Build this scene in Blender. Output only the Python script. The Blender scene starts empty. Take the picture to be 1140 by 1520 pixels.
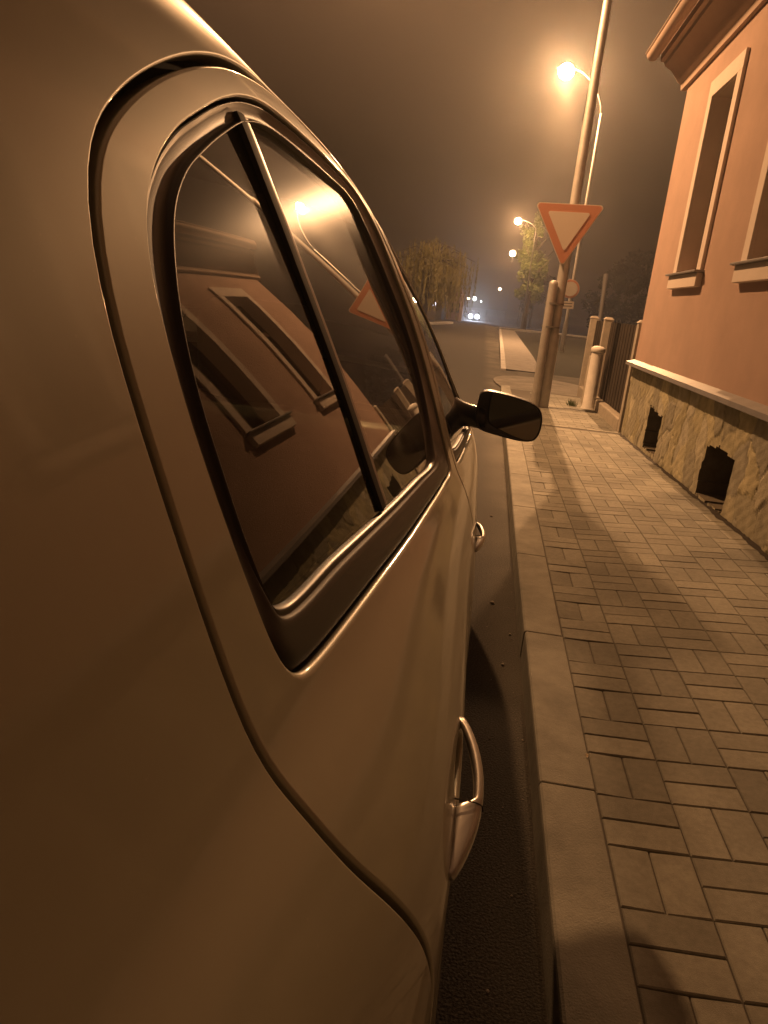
import bpy, math, random
import numpy as np
from mathutils import Vector, Matrix
from mathutils.geometry import delaunay_2d_cdt
random.seed(7); RNG = np.random.default_rng(7)
SC = bpy.context.scene
C = SC.collection
H = 1.36            # eye height over the road; car data below is measured from the eye
KERB = 0.12
PI = math.pi

# ------------------------------------------------------------------ helpers
def wloc(o):
    v = Vector((0, 0, 0))
    while o is not None:
        v += o.location; o = o.parent
    return v
def tag(o, label=None, cat=None, group=None, kind=None):
    if label: o['label'] = label
    if cat: o['category'] = cat
    if group: o['group'] = group
    if kind: o['kind'] = kind
    return o
def thing(name, label, cat, loc=(0, 0, 0), group=None):
    o = bpy.data.objects.new(name, None); C.objects.link(o); o.location = loc
    o.empty_display_size = .1
    return tag(o, label, cat, group)
class MB:
    def __init__(s): s.v = []; s.f = []; s.n = None
    def add(s, vs, fs):
        b = len(s.v); s.v += [tuple(map(float, p)) for p in vs]; s.f += [tuple(b+i for i in f) for f in fs]; return s
    def box(s, x0, x1, y0, y1, z0, z1):
        vs = [(x, y, z) for z in (z0, z1) for y in (y0, y1) for x in (x0, x1)]
        return s.add(vs, [(0,2,3,1),(4,5,7,6),(0,1,5,4),(2,6,7,3),(0,4,6,2),(1,3,7,5)])
    def ring_loft(s, rings, cap=True, closed=True):
        n = len(rings[0]); vs = [p for r in rings for p in r]; fs = []
        for i in range(len(rings)-1):
            for j in range(n if closed else n-1):
                k = (j+1) % n
                fs.append((i*n+j, i*n+k, (i+1)*n+k, (i+1)*n+j))
        if cap: fs.append(tuple(reversed(range(n)))); fs.append(tuple((len(rings)-1)*n+j for j in range(n)))
        return s.add(vs, fs)
    def tube(s, pts, rad, n=12, cap=True):
        pts = [Vector(p) for p in pts]
        if not hasattr(rad, '__len__'): rad = [rad]*len(pts)
        rings = []; ref = Vector((0.31, 0.17, 0.93))
        up = None
        for i, p in enumerate(pts):
            d = (pts[min(i+1, len(pts)-1)] - pts[max(i-1, 0)]).normalized()
            if up is None:
                up = Vector((0, 0, 1)) if abs(d.z) < .9 else Vector((0, 1, 0))
            up = (up - d*up.dot(d)).normalized(); sd = d.cross(up)
            rings.append([p + (up*math.cos(a) + sd*math.sin(a))*rad[i] for a in [2*PI*k/n for k in range(n)]])
        return s.ring_loft(rings, cap)
    def extrude_y(s, prof, ys, cap=True):
        """profile of (x,z) swept along the y stations"""
        rings = [[(x, y, z) for x, z in prof] for y in ys]
        return s.ring_loft(rings, cap)
    def build(s, name, mat, parent=None, smooth=False, normals=None, auto=None):
        me = bpy.data.meshes.new(name)
        off = wloc(parent) if parent is not None else Vector((0, 0, 0))
        me.from_pydata([(p[0]-off.x, p[1]-off.y, p[2]-off.z) for p in s.v], [], s.f)
        me.validate(clean_customdata=False); me.update()
        if mat: me.materials.append(mat)
        if smooth or auto:
            me.shade_smooth()
            if auto: me.set_sharp_from_angle(angle=math.radians(auto))
        if normals is not None and len(normals) == len(me.vertices):
            me.normals_split_custom_set_from_vertices([tuple(n) for n in normals])
        o = bpy.data.objects.new(name, me); C.objects.link(o)
        if parent is not None: o.parent = parent
        return o
def bevel(o, w, seg=2, angle=40):
    m = o.modifiers.new('bevel', 'BEVEL'); m.width = w; m.segments = seg; m.limit_method = 'ANGLE'; m.angle_limit = math.radians(angle)
    return o
def subsurf(o, lv=2):
    m = o.modifiers.new('subsurf', 'SUBSURF'); m.levels = lv; m.render_levels = lv
    o.data.shade_smooth(); return o

# ------------------------------------------------------------------ materials
def mat(name, col, rough=.6, metal=0, noise=None, bump=None, coat=0, spec=.5, coat_rough=.05):
    """noise=(scale, amount[, detail]) varies the colour; bump=(scale, distance)"""
    m = bpy.data.materials.new(name); m.use_nodes = True; nt = m.node_tree; b = nt.nodes['Principled BSDF']
    b.inputs['Base Color'].default_value = (*col, 1); b.inputs['Roughness'].default_value = rough; b.inputs['Metallic'].default_value = metal
    b.inputs['Coat Weight'].default_value = coat; b.inputs['Coat Roughness'].default_value = coat_rough; b.inputs['Specular IOR Level'].default_value = spec
    tc = nt.nodes.new('ShaderNodeNewGeometry')
    if noise:
        n = nt.nodes.new('ShaderNodeTexNoise'); n.inputs['Scale'].default_value = noise[0]; n.inputs['Detail'].default_value = 6; n.inputs['Roughness'].default_value = .65
        nt.links.new(tc.outputs['Position'], n.inputs['Vector'])
        r = nt.nodes.new('ShaderNodeMapRange'); r.inputs[1].default_value = .3; r.inputs[2].default_value = .7; r.inputs[3].default_value = 1-noise[1]; r.inputs[4].default_value = 1+noise[1]
        nt.links.new(n.outputs[0], r.inputs[0])
        v = nt.nodes.new('ShaderNodeVectorMath'); v.operation = 'SCALE'; v.inputs[0].default_value = col
        nt.links.new(r.outputs[0], v.inputs['Scale']); nt.links.new(v.outputs[0], b.inputs['Base Color'])
    if bump:
        n = nt.nodes.new('ShaderNodeTexNoise'); n.inputs['Scale'].default_value = bump[0]; n.inputs['Detail'].default_value = 5
        nt.links.new(tc.outputs['Position'], n.inputs['Vector'])
        bp = nt.nodes.new('ShaderNodeBump'); bp.inputs['Distance'].default_value = bump[1]; bp.inputs['Strength'].default_value = 1
        nt.links.new(n.outputs[0], bp.inputs['Height']); nt.links.new(bp.outputs[0], b.inputs['Normal'])
    return m
def emit(name, col, st):
    m = bpy.data.materials.new(name); m.use_nodes = True; nt = m.node_tree; nt.nodes.clear()
    e = nt.nodes.new('ShaderNodeEmission'); o = nt.nodes.new('ShaderNodeOutputMaterial'); e.inputs[0].default_value = (*col, 1); e.inputs[1].default_value = st
    nt.links.new(e.outputs[0], o.inputs[0]); return m
def glassmat(name, tint, rough=.0, ior=1.52, boost=1.0):
    m = bpy.data.materials.new(name); m.use_nodes = True; nt = m.node_tree; nt.nodes.clear()
    o = nt.nodes.new('ShaderNodeOutputMaterial'); mx = nt.nodes.new('ShaderNodeMixShader'); fr = nt.nodes.new('ShaderNodeFresnel'); fr.inputs[0].default_value = ior
    tr = nt.nodes.new('ShaderNodeBsdfTransparent'); tr.inputs[0].default_value = (*tint, 1)
    gl = nt.nodes.new('ShaderNodeBsdfGlossy'); gl.inputs['Roughness'].default_value = rough; gl.inputs[0].default_value = (1, 1, 1, 1)
    # thin film of dust: a second, rough lobe
    g2 = nt.nodes.new('ShaderNodeBsdfGlossy'); g2.inputs['Roughness'].default_value = .27; g2.inputs[0].default_value = (1, 1, 1, 1)
    m2 = nt.nodes.new('ShaderNodeMixShader'); m2.inputs[0].default_value = .12
    nt.links.new(gl.outputs[0], m2.inputs[1]); nt.links.new(g2.outputs[0], m2.inputs[2])
    mm = nt.nodes.new('ShaderNodeMath'); mm.operation = 'MULTIPLY'; mm.inputs[1].default_value = boost; mm.use_clamp = True
    nt.links.new(fr.outputs[0], mm.inputs[0]); nt.links.new(mm.outputs[0], mx.inputs[0])
    nt.links.new(tr.outputs[0], mx.inputs[1]); nt.links.new(m2.outputs[0], mx.inputs[2]); nt.links.new(mx.outputs[0], o.inputs[0])
    return m
PAINT = mat('silver_beige_paint', (.40, .385, .295), .42, .22, noise=(3, .06), coat=.75, coat_rough=.045)
def _dust(m):
    nt = m.node_tree; b = nt.nodes['Principled BSDF']; g = nt.nodes.new('ShaderNodeNewGeometry')
    n = nt.nodes.new('ShaderNodeTexNoise'); n.inputs['Scale'].default_value = 2200; n.inputs['Detail'].default_value = 1
    nt.links.new(g.outputs['Position'], n.inputs['Vector'])
    bp = nt.nodes.new('ShaderNodeBump'); bp.inputs['Distance'].default_value = .00004; bp.inputs['Strength'].default_value = .25
    nt.links.new(n.outputs[0], bp.inputs['Height']); nt.links.new(bp.outputs[0], b.inputs['Normal'])
    n2 = nt.nodes.new('ShaderNodeTexNoise'); n2.inputs['Scale'].default_value = 5; n2.inputs['Detail'].default_value = 7
    nt.links.new(g.outputs['Position'], n2.inputs['Vector'])
    r = nt.nodes.new('ShaderNodeMapRange'); r.inputs[3].default_value = .03; r.inputs[4].default_value = .11
    nt.links.new(n2.outputs[0], r.inputs[0]); nt.links.new(r.outputs[0], b.inputs['Coat Roughness'])
_dust(PAINT)
def _specks(m):
    nt = m.node_tree; b = nt.nodes['Principled BSDF']; g = nt.nodes.new('ShaderNodeNewGeometry'); v = nt.nodes.new('ShaderNodeTexVoronoi'); v.inputs['Scale'].default_value = 75
    nt.links.new(g.outputs['Position'], v.inputs['Vector']); r = nt.nodes.new('ShaderNodeMapRange'); r.inputs[1].default_value = .03; r.inputs[2].default_value = .09; r.inputs[3].default_value = .5; r.inputs[4].default_value = 0
    nt.links.new(v.outputs['Distance'], r.inputs[0]); n = nt.nodes.new('ShaderNodeTexNoise'); n.inputs['Scale'].default_value = 9; nt.links.new(g.outputs['Position'], n.inputs['Vector'])
    q = nt.nodes.new('ShaderNodeMath'); q.operation = 'GREATER_THAN'; q.inputs[1].default_value = .60; nt.links.new(n.outputs[0], q.inputs[0]); k = nt.nodes.new('ShaderNodeMath'); k.operation = 'MULTIPLY'
    nt.links.new(r.outputs[0], k.inputs[0]); nt.links.new(q.outputs[0], k.inputs[1]); mx = nt.nodes.new('ShaderNodeMixRGB'); src = b.inputs['Base Color'].links[0].from_socket
    nt.links.new(k.outputs[0], mx.inputs[0]); nt.links.new(src, mx.inputs[1]); mx.inputs[2].default_value = (.55, .5, .42, 1); nt.links.new(mx.outputs[0], b.inputs['Base Color'])
_specks(PAINT)
TRIM = mat('black_window_trim', (.014, .013, .012), .42, 0, bump=(900, .0001), coat=.15, coat_rough=.2, spec=.4)
RUBBER = mat('rubber', (.018, .017, .016), .7)
BLACKPL = mat('black_plastic', (.02, .019, .018), .35, bump=(700, .0002), coat=.25, coat_rough=.15)
BRIGHT = mat('lit_flank_grey', (.35, .34, .33), .38, .8)  # pale colour standing in for light on the divider's flank
HANDLEM = mat('handle_paint', (.46, .44, .41), .28, .6, coat=1)
LINER = mat('dark_liner', (.015, .014, .013), .9)
FABRIC = mat('seat_fabric', (.14, .13, .12), .95, bump=(400, .001))
GLASS = glassmat('car_glass', (.42, .45, .40), .012, 1.5, 1.0)
MIRG = mat('mirror_glass', (.45, .45, .45), .07, 1.0)
TYRE = mat('tyre', (.02, .02, .02), .85, bump=(120, .002))
RIM = mat('rim', (.4, .4, .4), .35, .9)
P_L2 = 2000.; P_L1 = 16000.; P_L1W = 7500.; HAZE = 0.0017; HAZE_G = .8; EXPO = 0.12
SKY0 = (.010, .0046, .0019, 1); SKY1 = (.165, .075, .033, 1); SKYS = 1.0
YS=[-0.62,-0.3,0.2,0.6,1.0,1.6,2.0,2.35,2.7,3.1,3.5,3.72]
#rows: list over stations of (x,z)
ROWS=[
# 0 centre
[(-.8,.10),(-.8,.24),(-.8,.295),(-.8,.31),(-.8,.305),(-.8,.265),(-.8,.13),(-.8,-.04),(-.8,-.215),(-.8,-.34),(-.8,-.42),(-.8,-.50)],
[(-.60,.09),(-.58,.23),(-.565,.285),(-.56,.298),(-.56,.29),(-.55,.25),(-.53,.115),(-.51,-.055),(-.50,-.23),(-.50,-.35),(-.50,-.43),(-.52,-.51)],
[(-.50,.05),(-.44,.19),(-.40,.255),(-.38,.27),(-.37,.26),(-.34,.222),(-.30,.09),(-.26,-.08),(-.24,-.255),(-.26,-.36),(-.28,-.44),(-.33,-.52)],
[(-.44,-.02),(-.375,.14),(-.335,.212),(-.318,.23),(-.308,.222),(-.275,.182),(-.222,.052),(-.16,-.110),(-.105,-.283),(-.12,-.375),(-.15,-.452),(-.22,-.53)],
[(-.41,-.08),(-.345,.07),(-.302,.145),(-.286,.163),(-.272,.155),(-.238,.118),(-.185,.00),(-.122,-.152),(-.065,-.305),(-.06,-.39),(-.09,-.465),(-.17,-.54)],
[(-.375,-.16),(-.305,-.04),(-.265,.02),(-.248,.035),(-.232,.02),(-.19,-.02),(-.135,-.11),(-.085,-.225),(-.042,-.33),(-.03,-.405),(-.06,-.48),(-.14,-.555)],
[(-.33,-.24),(-.26,-.15),(-.213,-.12),(-.195,-.13),(-.175,-.145),(-.12,-.185),(-.075,-.24),(-.045,-.3),(-.022,-.36),(-.01,-.425),(-.035,-.50),(-.11,-.575)],
[(-.285,-.33),(-.205,-.29),(-.152,-.285),(-.132,-.30),(-.103,-.32),(-.043,-.355),(-.018,-.377),(-.004,-.397),(.004,-.415),(.006,-.46),(-.015,-.53),(-.085,-.60)],
[(-.245,-.40),(-.155,-.37),(-.098,-.37),(-.083,-.38),(-.055,-.395),(-.004,-.425),(.014,-.443),(.025,-.46),(.03,-.475),(.022,-.51),(.0,-.57),(-.065,-.64)],
[(-.20,-.48),(-.105,-.46),(-.046,-.46),(-.032,-.465),(-.01,-.475),(.028,-.498),(.041,-.51),(.046,-.52),(.048,-.535),(.036,-.565),(.012,-.62),(-.05,-.69)],
[(-.16,-.58),(-.07,-.57),(-.012,-.57),(.002,-.57),(.018,-.575),(.045,-.588),(.055,-.596),(.059,-.605),(.059,-.615),(.045,-.635),(.02,-.685),(-.045,-.75)],
[(-.145,-.70),(-.05,-.70),(.008,-.70),(.022,-.70),(.034,-.70),(.055,-.708),(.063,-.713),(.066,-.72),(.065,-.725),(.05,-.74),(.022,-.78),(-.045,-.83)],
[(-.15,-.85),(-.045,-.85),(.02,-.85),(.036,-.85),(.045,-.85),(.060,-.85),(.065,-.852),(.067,-.855),(.066,-.86),(.05,-.87),(.018,-.89),(-.05,-.93)],
[(-.18,-.99),(-.06,-.99),(.015,-.99),(.031,-.99),(.038,-.99),(.05,-.99),(.054,-.99),(.055,-.99),(.052,-.99),(.035,-.99),(0,-1.0),(-.07,-1.03)],
[(-.25,-1.09),(-.12,-1.10),(-.03,-1.11),(-.012,-1.11),(-.005,-1.11),(.008,-1.11),(.012,-1.11),(.012,-1.11),(.008,-1.11),(-.01,-1.11),(-.05,-1.10),(-.13,-1.10)],
]
ROWS=np.array(ROWS) # 15 x 12 x 2
YS=np.array(YS);NR=len(ROWS)
def nat(xk):
    """second-derivative solver matrix for natural cubic spline"""
    n=len(xk);A=np.eye(n);B=np.zeros((n,n));h=np.diff(xk)
    for i in range(1,n-1):
        A[i,i-1]=h[i-1];A[i,i]=2*(h[i-1]+h[i]);A[i,i+1]=h[i]
        B[i,i-1]=6/h[i-1];B[i,i]=-6/h[i-1]-6/h[i];B[i,i+1]=6/h[i]
    A[0,1]=0;A[-1,-2]=0
    return np.linalg.solve(A,B)
def bas(xk,M,t):
    """basis weights W (len(t) x n): value=W@f"""
    t=np.clip(np.atleast_1d(t),xk[0],xk[-1]);i=np.clip(np.searchsorted(xk,t,side='right')-1,0,len(xk)-2)
    h=xk[i+1]-xk[i];a=(xk[i+1]-t)/h;b=(t-xk[i])/h
    W=np.zeros((len(t),len(xk)));r=np.arange(len(t))
    W[r,i]+=a;W[r,i+1]+=b
    W+=((a**3-a)*h*h/6)[:,None]*M[i]+((b**3-b)*h*h/6)[:,None]*M[i+1]
    return W
MY=nat(YS);VR=np.arange(NR,dtype=float);MR=nat(VR)
def S(u,v):
    u=np.atleast_1d(np.asarray(u,float));v=np.atleast_1d(np.asarray(v,float))
    Wy=bas(YS,MY,u);Wr=bas(VR,MR,v)
    xz=np.einsum('pi,ijk,pj->pk',Wr,ROWS,Wy)
    return np.stack([xz[:,0],u,xz[:,1]],1)
def N(u,v,e=1e-3):
    u=np.atleast_1d(np.asarray(u,float));v=np.atleast_1d(np.asarray(v,float))
    du=(S(np.clip(u+e,YS[0],YS[-1]),v)-S(np.clip(u-e,YS[0],YS[-1]),v));dv=S(u,np.clip(v+e,0,NR-1))-S(u,np.clip(v-e,0,NR-1))
    n=np.cross(du,dv);n/=np.linalg.norm(n,axis=1)[:,None]
    n*=np.sign(n[:,0]*1+n[:,2]*.3)[:,None]
    return n
_st=list(YS)
def adj(rows,d):
    for r in rows:
        for y,a in d.items(): ROWS[r,_st.index(y),0]+=a
adj([2,3],{.2:.004,.6:.007,1.0:.011,1.6:.003,2.0:.012,2.35:.014,2.7:-.002})
adj([4,5],{2.0:.012,2.35:.012})
adj([11,12,13],{.2:.012,.6:.018,1.0:.019,1.6:.011,2.0:.008})
adj([10],{.6:.008,1.0:.01,1.6:.006,2.0:.004})
adj([4],{1.6:.006,2.0:.004});adj([5],{1.6:.014,2.0:.012});adj([6],{1.6:.010,2.0:.008})
adj([10],{.6:.016,1.0:.012});adj([9],{.6:.010,1.0:.008});adj([11],{.6:.004})
adj([10],{.6:.012,1.0:.010});adj([9],{.6:.012,1.0:.010});adj([8],{.6:.004,1.0:.004})
# ------------------------------------------------------------------ panels cut out of the car's side surface
Z0 = np.array([0, 0, H])
def SW(u, v): return S(u, v) + Z0
def smooth_loop(cps, step=.012, closed=True):
    """Catmull-Rom through (u, row) control points, in a near-metric space; row unit is about 0.1 m"""
    P = np.array(cps, float); n = len(P); out = []
    Q = P*[1, .1]
    for i in range(n if closed else n-1):
        p0, p1, p2, p3 = Q[(i-1) % n], Q[i], Q[(i+1) % n], Q[(i+2) % n]
        if not closed:
            p0 = Q[max(i-1, 0)]; p3 = Q[min(i+2, n-1)]
        L = np.linalg.norm(p2-p1); k = max(1, int(L/step))
        d1 = np.linalg.norm(p1-p0)**.5+1e-9; d2 = L**.5+1e-9; d3 = np.linalg.norm(p3-p2)**.5+1e-9
        m1 = ((p1-p0)/d1-(p2-p0)/(d1+d2)+(p2-p1)/d2)*d2; m2 = ((p2-p1)/d2-(p3-p1)/(d2+d3)+(p3-p2)/d3)*d2
        for j in range(k):
            t = j/k; t2 = t*t; t3 = t2*t
            out.append((2*t3-3*t2+1)*p1+(t3-2*t2+t)*m1+(-2*t3+3*t2)*p2+(t3-t2)*m2)
    if not closed: out.append(Q[-1])
    return np.array(out)/[1, .1]
def inpoly(P, poly):
    x, y = P[:, 0], P[:, 1]; r = np.zeros(len(P), bool); n = len(poly)
    for i in range(n):
        a, b = poly[i], poly[(i+1) % n]
        c = ((a[1] > y) != (b[1] > y)); 
        with np.errstate(divide='ignore', invalid='ignore'):
            xi = (b[0]-a[0])*(y-a[1])/(b[1]-a[1])+a[0]
        r ^= c & (x < xi)
    return r
def frame(loop, outer, poly):
    """3-D tangent frame at a closed uv loop; m points into the gap (away from the panel)"""
    u, v = loop[:, 0], loop[:, 1]; e = 1e-3
    Su = (S(u+e, v)-S(u-e, v))/(2*e); Sv = (S(u, v+e)-S(u, v-e))/(2*e); n = N(u, v)
    p = S(u, v); t = np.roll(p, -1, 0)-np.roll(p, 1, 0); t /= np.linalg.norm(t, axis=1)[:, None]+1e-12
    m = np.cross(t, n); m /= np.linalg.norm(m, axis=1)[:, None]
    def shift(d):
        A11 = (Su*Su).sum(1); A12 = (Su*Sv).sum(1); A22 = (Sv*Sv).sum(1); b1 = (Su*d).sum(1); b2 = (Sv*d).sum(1)
        D = A11*A22-A12*A12+1e-12
        return np.stack([(b1*A22-b2*A12)/D, (A11*b2-A12*b1)/D], 1)
    test = loop+shift(m*.004); ins = inpoly(test, poly)
    if (ins.mean() > .5) == outer: m = -m
    return m, n, shift
def panel(name, outer, holes, material, parent, flange_outer=True, gap=.0032, rad=.003, depth=.016, off=0.0, du=.025, dv=.22, mirror=False, both=False, flange=True, hole_rad=None, nfn=None):
    """outer / holes: closed uv loops. Returns the object. Edges roll over a small radius into the gap."""
    bl = []; ex = []; exn = []
    for i, lp in enumerate([outer]+list(holes)):
        o = (i == 0); r = rad
        if hole_rad and not o: r = hole_rad[i-1]
        if flange and (flange_outer or not o):
            m, n, sh = frame(lp, o, outer if o else lp)
            if callable(r): r = r(lp)[:, None]
            q = lp+sh(-m*(gap+r))
            # light smoothing keeps the offset loop free of kinks
            for _ in range(3): q = (np.roll(q, 1, 0)+2*q+np.roll(q, -1, 0))/4
            m, n, sh = frame(q, o, q)
            bl.append((q, m, n, r))
        else: bl.append((lp, None, None, 0))
    oq = bl[0][0]; hq = [b[0] for b in bl[1:]]
    u0, v0 = oq.min(0); u1, v1 = oq.max(0)
    gu, gv = np.meshgrid(np.arange(u0+du/2, u1, du), np.arange(v0+dv/2, v1, dv)); gp = np.stack([gu.ravel(), gv.ravel()], 1)
    gp += RNG.uniform(-.001, .001, gp.shape)
    keep = inpoly(gp, oq)
    for h in hq: keep &= ~inpoly(gp, h)
    gp = gp[keep]
    allb = np.concatenate([oq]+hq)*[1, .1]
    if len(gp):
        d = np.full(len(gp), 9.)
        for s0 in range(0, len(allb), 200):
            d = np.minimum(d, np.sqrt((((gp*[1, .1])[:, None, :]-allb[None, s0:s0+200])**2).sum(2)).min(1))
        gp = gp[d > .008]
    co = [Vector((a, b*.1)) for a, b in np.concatenate([oq]+hq+[gp])]
    ed = []; s = 0
    for l in [oq]+hq:
        ed += [(s+i, s+(i+1) % len(l)) for i in range(len(l))]; s += len(l)
    vo, eo, fo, ov, _, _ = delaunay_2d_cdt(co, ed, [], 0, 1e-6)
    uv = np.array([(p.x, p.y*10) for p in vo])
    F = np.array([f for f in fo]); cen = uv[F].mean(1); k = inpoly(cen, oq)
    for h in hq: k &= ~inpoly(cen, h)
    F = F[k]
    NN = N(uv[:, 0], uv[:, 1]); P = SW(uv[:, 0], uv[:, 1])+NN*off
    if nfn is not None: NN = nfn(uv)
    a, b, c = P[F[:, 0]], P[F[:, 1]], P[F[:, 2]]
    flip = (np.cross(b-a, c-a)*NN[F[:, 0]]).sum(1) < 0
    F[flip] = F[flip][:, ::-1]
    V = list(map(tuple, P)); FN = [tuple(map(int, f)) for f in F]; NR_ = [tuple(x) for x in NN]
    for q, m, n, r in bl:
        if m is None: continue
        base = SW(q[:, 0], q[:, 1])+n*off; rings = []
        steps = [0, 22, 45, 68, 90]
        for th in steps:
            t = math.radians(th); rings.append((base+m*(r*math.sin(t))-n*(r*(1-math.cos(t))), n*math.cos(t)+m*math.sin(t)))
        rings.append((base+m*r-n*(r+depth), m))
        L = len(q); st = len(V)
        for pp, nn in rings: V += list(map(tuple, pp)); NR_ += [tuple(x) for x in nn]
        for i in range(len(rings)-1):
            for j in range(L):
                k2 = (j+1) % L; f = (st+i*L+j, st+i*L+k2, st+(i+1)*L+k2, st+(i+1)*L+j)
                A, B, D = (np.array(V[f[x]]) for x in (0, 1, 3))
                if (np.cross(B-A, D-A)*np.array(NR_[f[0]])).sum() < 0: f = f[::-1]
                FN.append(f)
    if mirror or both:
        Vm = [(-1.6-x, y, z) for x, y, z in V]; Nm = [(-x, y, z) for x, y, z in NR_]; Fm = [f[::-1] for f in FN]
        if both:
            b0 = len(V); V += Vm; NR_ += Nm; FN += [tuple(i+b0 for i in f) for f in Fm]
        else: V, NR_, FN = Vm, Nm, Fm
    mb = MB(); mb.v = V; mb.f = FN
    return mb.build(name, material, parent, smooth=True, normals=NR_)
def resamp(P, n):
    d = np.r_[0, np.cumsum(np.linalg.norm(np.diff(P*[1, .1], axis=0), axis=1))]; t = np.linspace(0, d[-1], n)
    return np.stack([np.interp(t, d, P[:, 0]), np.interp(t, d, P[:, 1])], 1)
def seg_loops(W, G, aw, ag, dens=.008):
    """resample two loops so that the spans between matching corner indices correspond"""
    ow, og = [], []
    Wd = [smooth_loop(W, .006), ]; Gd = [smooth_loop(G, .006)]
    def near(D, p): return int(np.argmin((((D-np.array(p))*[1, .1])**2).sum(1)))
    wi = [near(Wd[0], W[i]) for i in aw]; gi = [near(Gd[0], G[i]) for i in ag]
    def span(D, a, b): return D[a:b+1] if b > a else np.concatenate([D[a:], D[:b+1]])
    for k in range(len(wi)):
        a = span(Wd[0], wi[k], wi[(k+1) % len(wi)]); b = span(Gd[0], gi[k], gi[(k+1) % len(gi)])
        L = np.linalg.norm(np.diff(a*[1, .1], axis=0), axis=1).sum(); n = max(3, int(L/dens))
        ow.append(resamp(a, n)[:-1]); og.append(resamp(b, n)[:-1])
    return np.concatenate(ow), np.concatenate(og)
TPROF = [(-.02, -.016), (-.012, -.009), (.0, -.005), (.05, -.0015), (.14, .0015), (.28, .003), (.45, .004), (.6, .0045), (.70, .0055), (.76, .0045), (.80, .0015), (.83, .0015), (.87, .0035), (.92, .0025), (.96, -.001), (1.0, -.004), (1.02, -.008)]
SPROF = [-.016, -.009, -.003, -.0035, -.0045, -.0052, -.0055, -.0052, -.0045, -.0035, -.002, .0, .002, .0022, .0, -.004, -.008]
def trim_band(name, Wl, Gl, parent, mirror=False, prof=TPROF, mat_=None):
    a = SW(Wl[:, 0], Wl[:, 1]); b = SW(Gl[:, 0], Gl[:, 1]); na = N(Wl[:, 0], Wl[:, 1]); nb = N(Gl[:, 0], Gl[:, 1])
    a = a-na*.002; b = b-nb*.009
    wb = np.clip((Wl[:, 1]-6.75)/.45, 0, 1); wb = wb*wb*(3-2*wb)
    for _ in range(6): wb = (np.roll(wb, 1)+wb*2+np.roll(wb, -1))/4
    rings = []
    for (t, h), hs in zip(prof, SPROF):
        p = a*(1-t)+b*t; n = na*(1-t)+nb*t; rings.append(p+n*(h*wb+hs*(1-wb))[:, None])
    L = len(a); mb = MB(); V = [tuple(x) for r in rings for x in r]; F = []
    c = np.cross(rings[5][1]-rings[5][0], rings[6][0]-rings[5][0]).dot(na[0]) > 0
    for i in range(len(rings)-1):
        for j in range(L):
            k = (j+1) % L; f = (i*L+j, i*L+k, (i+1)*L+k, (i+1)*L+j); F.append(f if c else f[::-1])
    if mirror: V = [(-1.6-x, y, z) for x, y, z in V]; F = [f[::-1] for f in F]
    mb.v = V; mb.f = F
    return mb.build(name, mat_ or TRIM, parent, smooth=True)
def strip(name, A, B, prof, material, parent, mirror=False, n=40):
    """bar between two uv polylines; prof = [(t, height)]"""
    A = resamp(smooth_loop(A, .01, False), n); B = resamp(smooth_loop(B, .01, False), n)
    rings = []
    for t, h in prof:
        q = A*(1-t)+B*t; rings.append(SW(q[:, 0], q[:, 1])+N(q[:, 0], q[:, 1])*h)
    V = [tuple(x) for r in rings for x in r]; F = []
    ctr = N(A[:1, 0], A[:1, 1])[0]; c = np.cross(rings[0][1]-rings[0][0], rings[-1][0]-rings[0][0]).dot(ctr) > 0
    for i in range(len(rings)-1):
        for j in range(n-1):
            f = (i*n+j, i*n+j+1, (i+1)*n+j+1, (i+1)*n+j); F.append(f if c else f[::-1])
    if mirror: V = [(-1.6-x, y, z) for x, y, z in V]; F = [f[::-1] for f in F]
    mb = MB(); mb.v = V; mb.f = F
    return mb.build(name, material, parent, auto=50)

def glass_normals(uv):
    # shading normals tilted away from the real surface to place the reflections
    el = np.radians(np.interp(uv[:, 1], [3.6, 4.5, 5.2, 5.95, 6.5, 6.9], [32, 29.5, 27.2, 24.9, 23.2, 22.4])); ya = np.radians(np.interp(uv[:, 0], [.55, 1.5, 2.4], [-3.6, -1.0, -.5])+1.5*np.clip((5.4-uv[:, 1])/1.2, 0, 1))
    return np.stack([np.cos(el)*np.cos(ya), np.cos(el)*np.sin(ya), np.sin(el)], 1)
# loops on the side surface: (distance along the car, profile row)
RD = [(1.56,3.1),(1.4,2.93),(1.257,2.8),(1.10,2.68),(1.0,2.75),(.91,3.0),(.827,3.3),(.7486,3.63),(.66,4.0),(.606,4.217),(.557,4.42),(.5127,4.637),(.488,4.815),(.475,4.97),(.4675,5.13),(.461,5.35),(.459,5.66),(.460,6.04),(.463,6.42),(.465,6.8),(.465,7.15),(.464,7.5),(.467,7.96),(.476,8.6),(.502,9.17),(.528,9.75),(.541,10.3),(.548,10.9),(.57,11.6),(.62,12.3),(.70,12.85),(.82,13.05),(1.3,13.05),(1.80,13.02),(1.845,12.7),(1.85,11.5),(1.84,10.2),(1.825,9),(1.815,8),(1.812,7.07),(1.812,6.5),(1.80,5.8),(1.765,5.05),(1.69,4.4),(1.615,3.75)]
WL = [(1.50,3.45),(1.33,3.37),(1.16,3.35),(1.04,3.38),(.955,3.46),(.865,3.68),(.79,3.94),(.7117,4.23),(.65,4.45),(.594,4.70),(.558,4.94),(.539,5.2),(.535,5.4),(.534,5.77),(.537,6.0),(.543,6.25),(.552,6.6),(.560,6.92),(.567,7.1),(.580,7.22),(.605,7.27),(.65,7.31),(.7265,7.34),(.864,7.363),(1.107,7.35),(1.358,7.26),(1.6,7.18),(1.70,7.14),(1.735,7.0),(1.742,6.47),(1.73,5.8),(1.70,5.05),(1.635,4.4),(1.56,3.75)]
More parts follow.
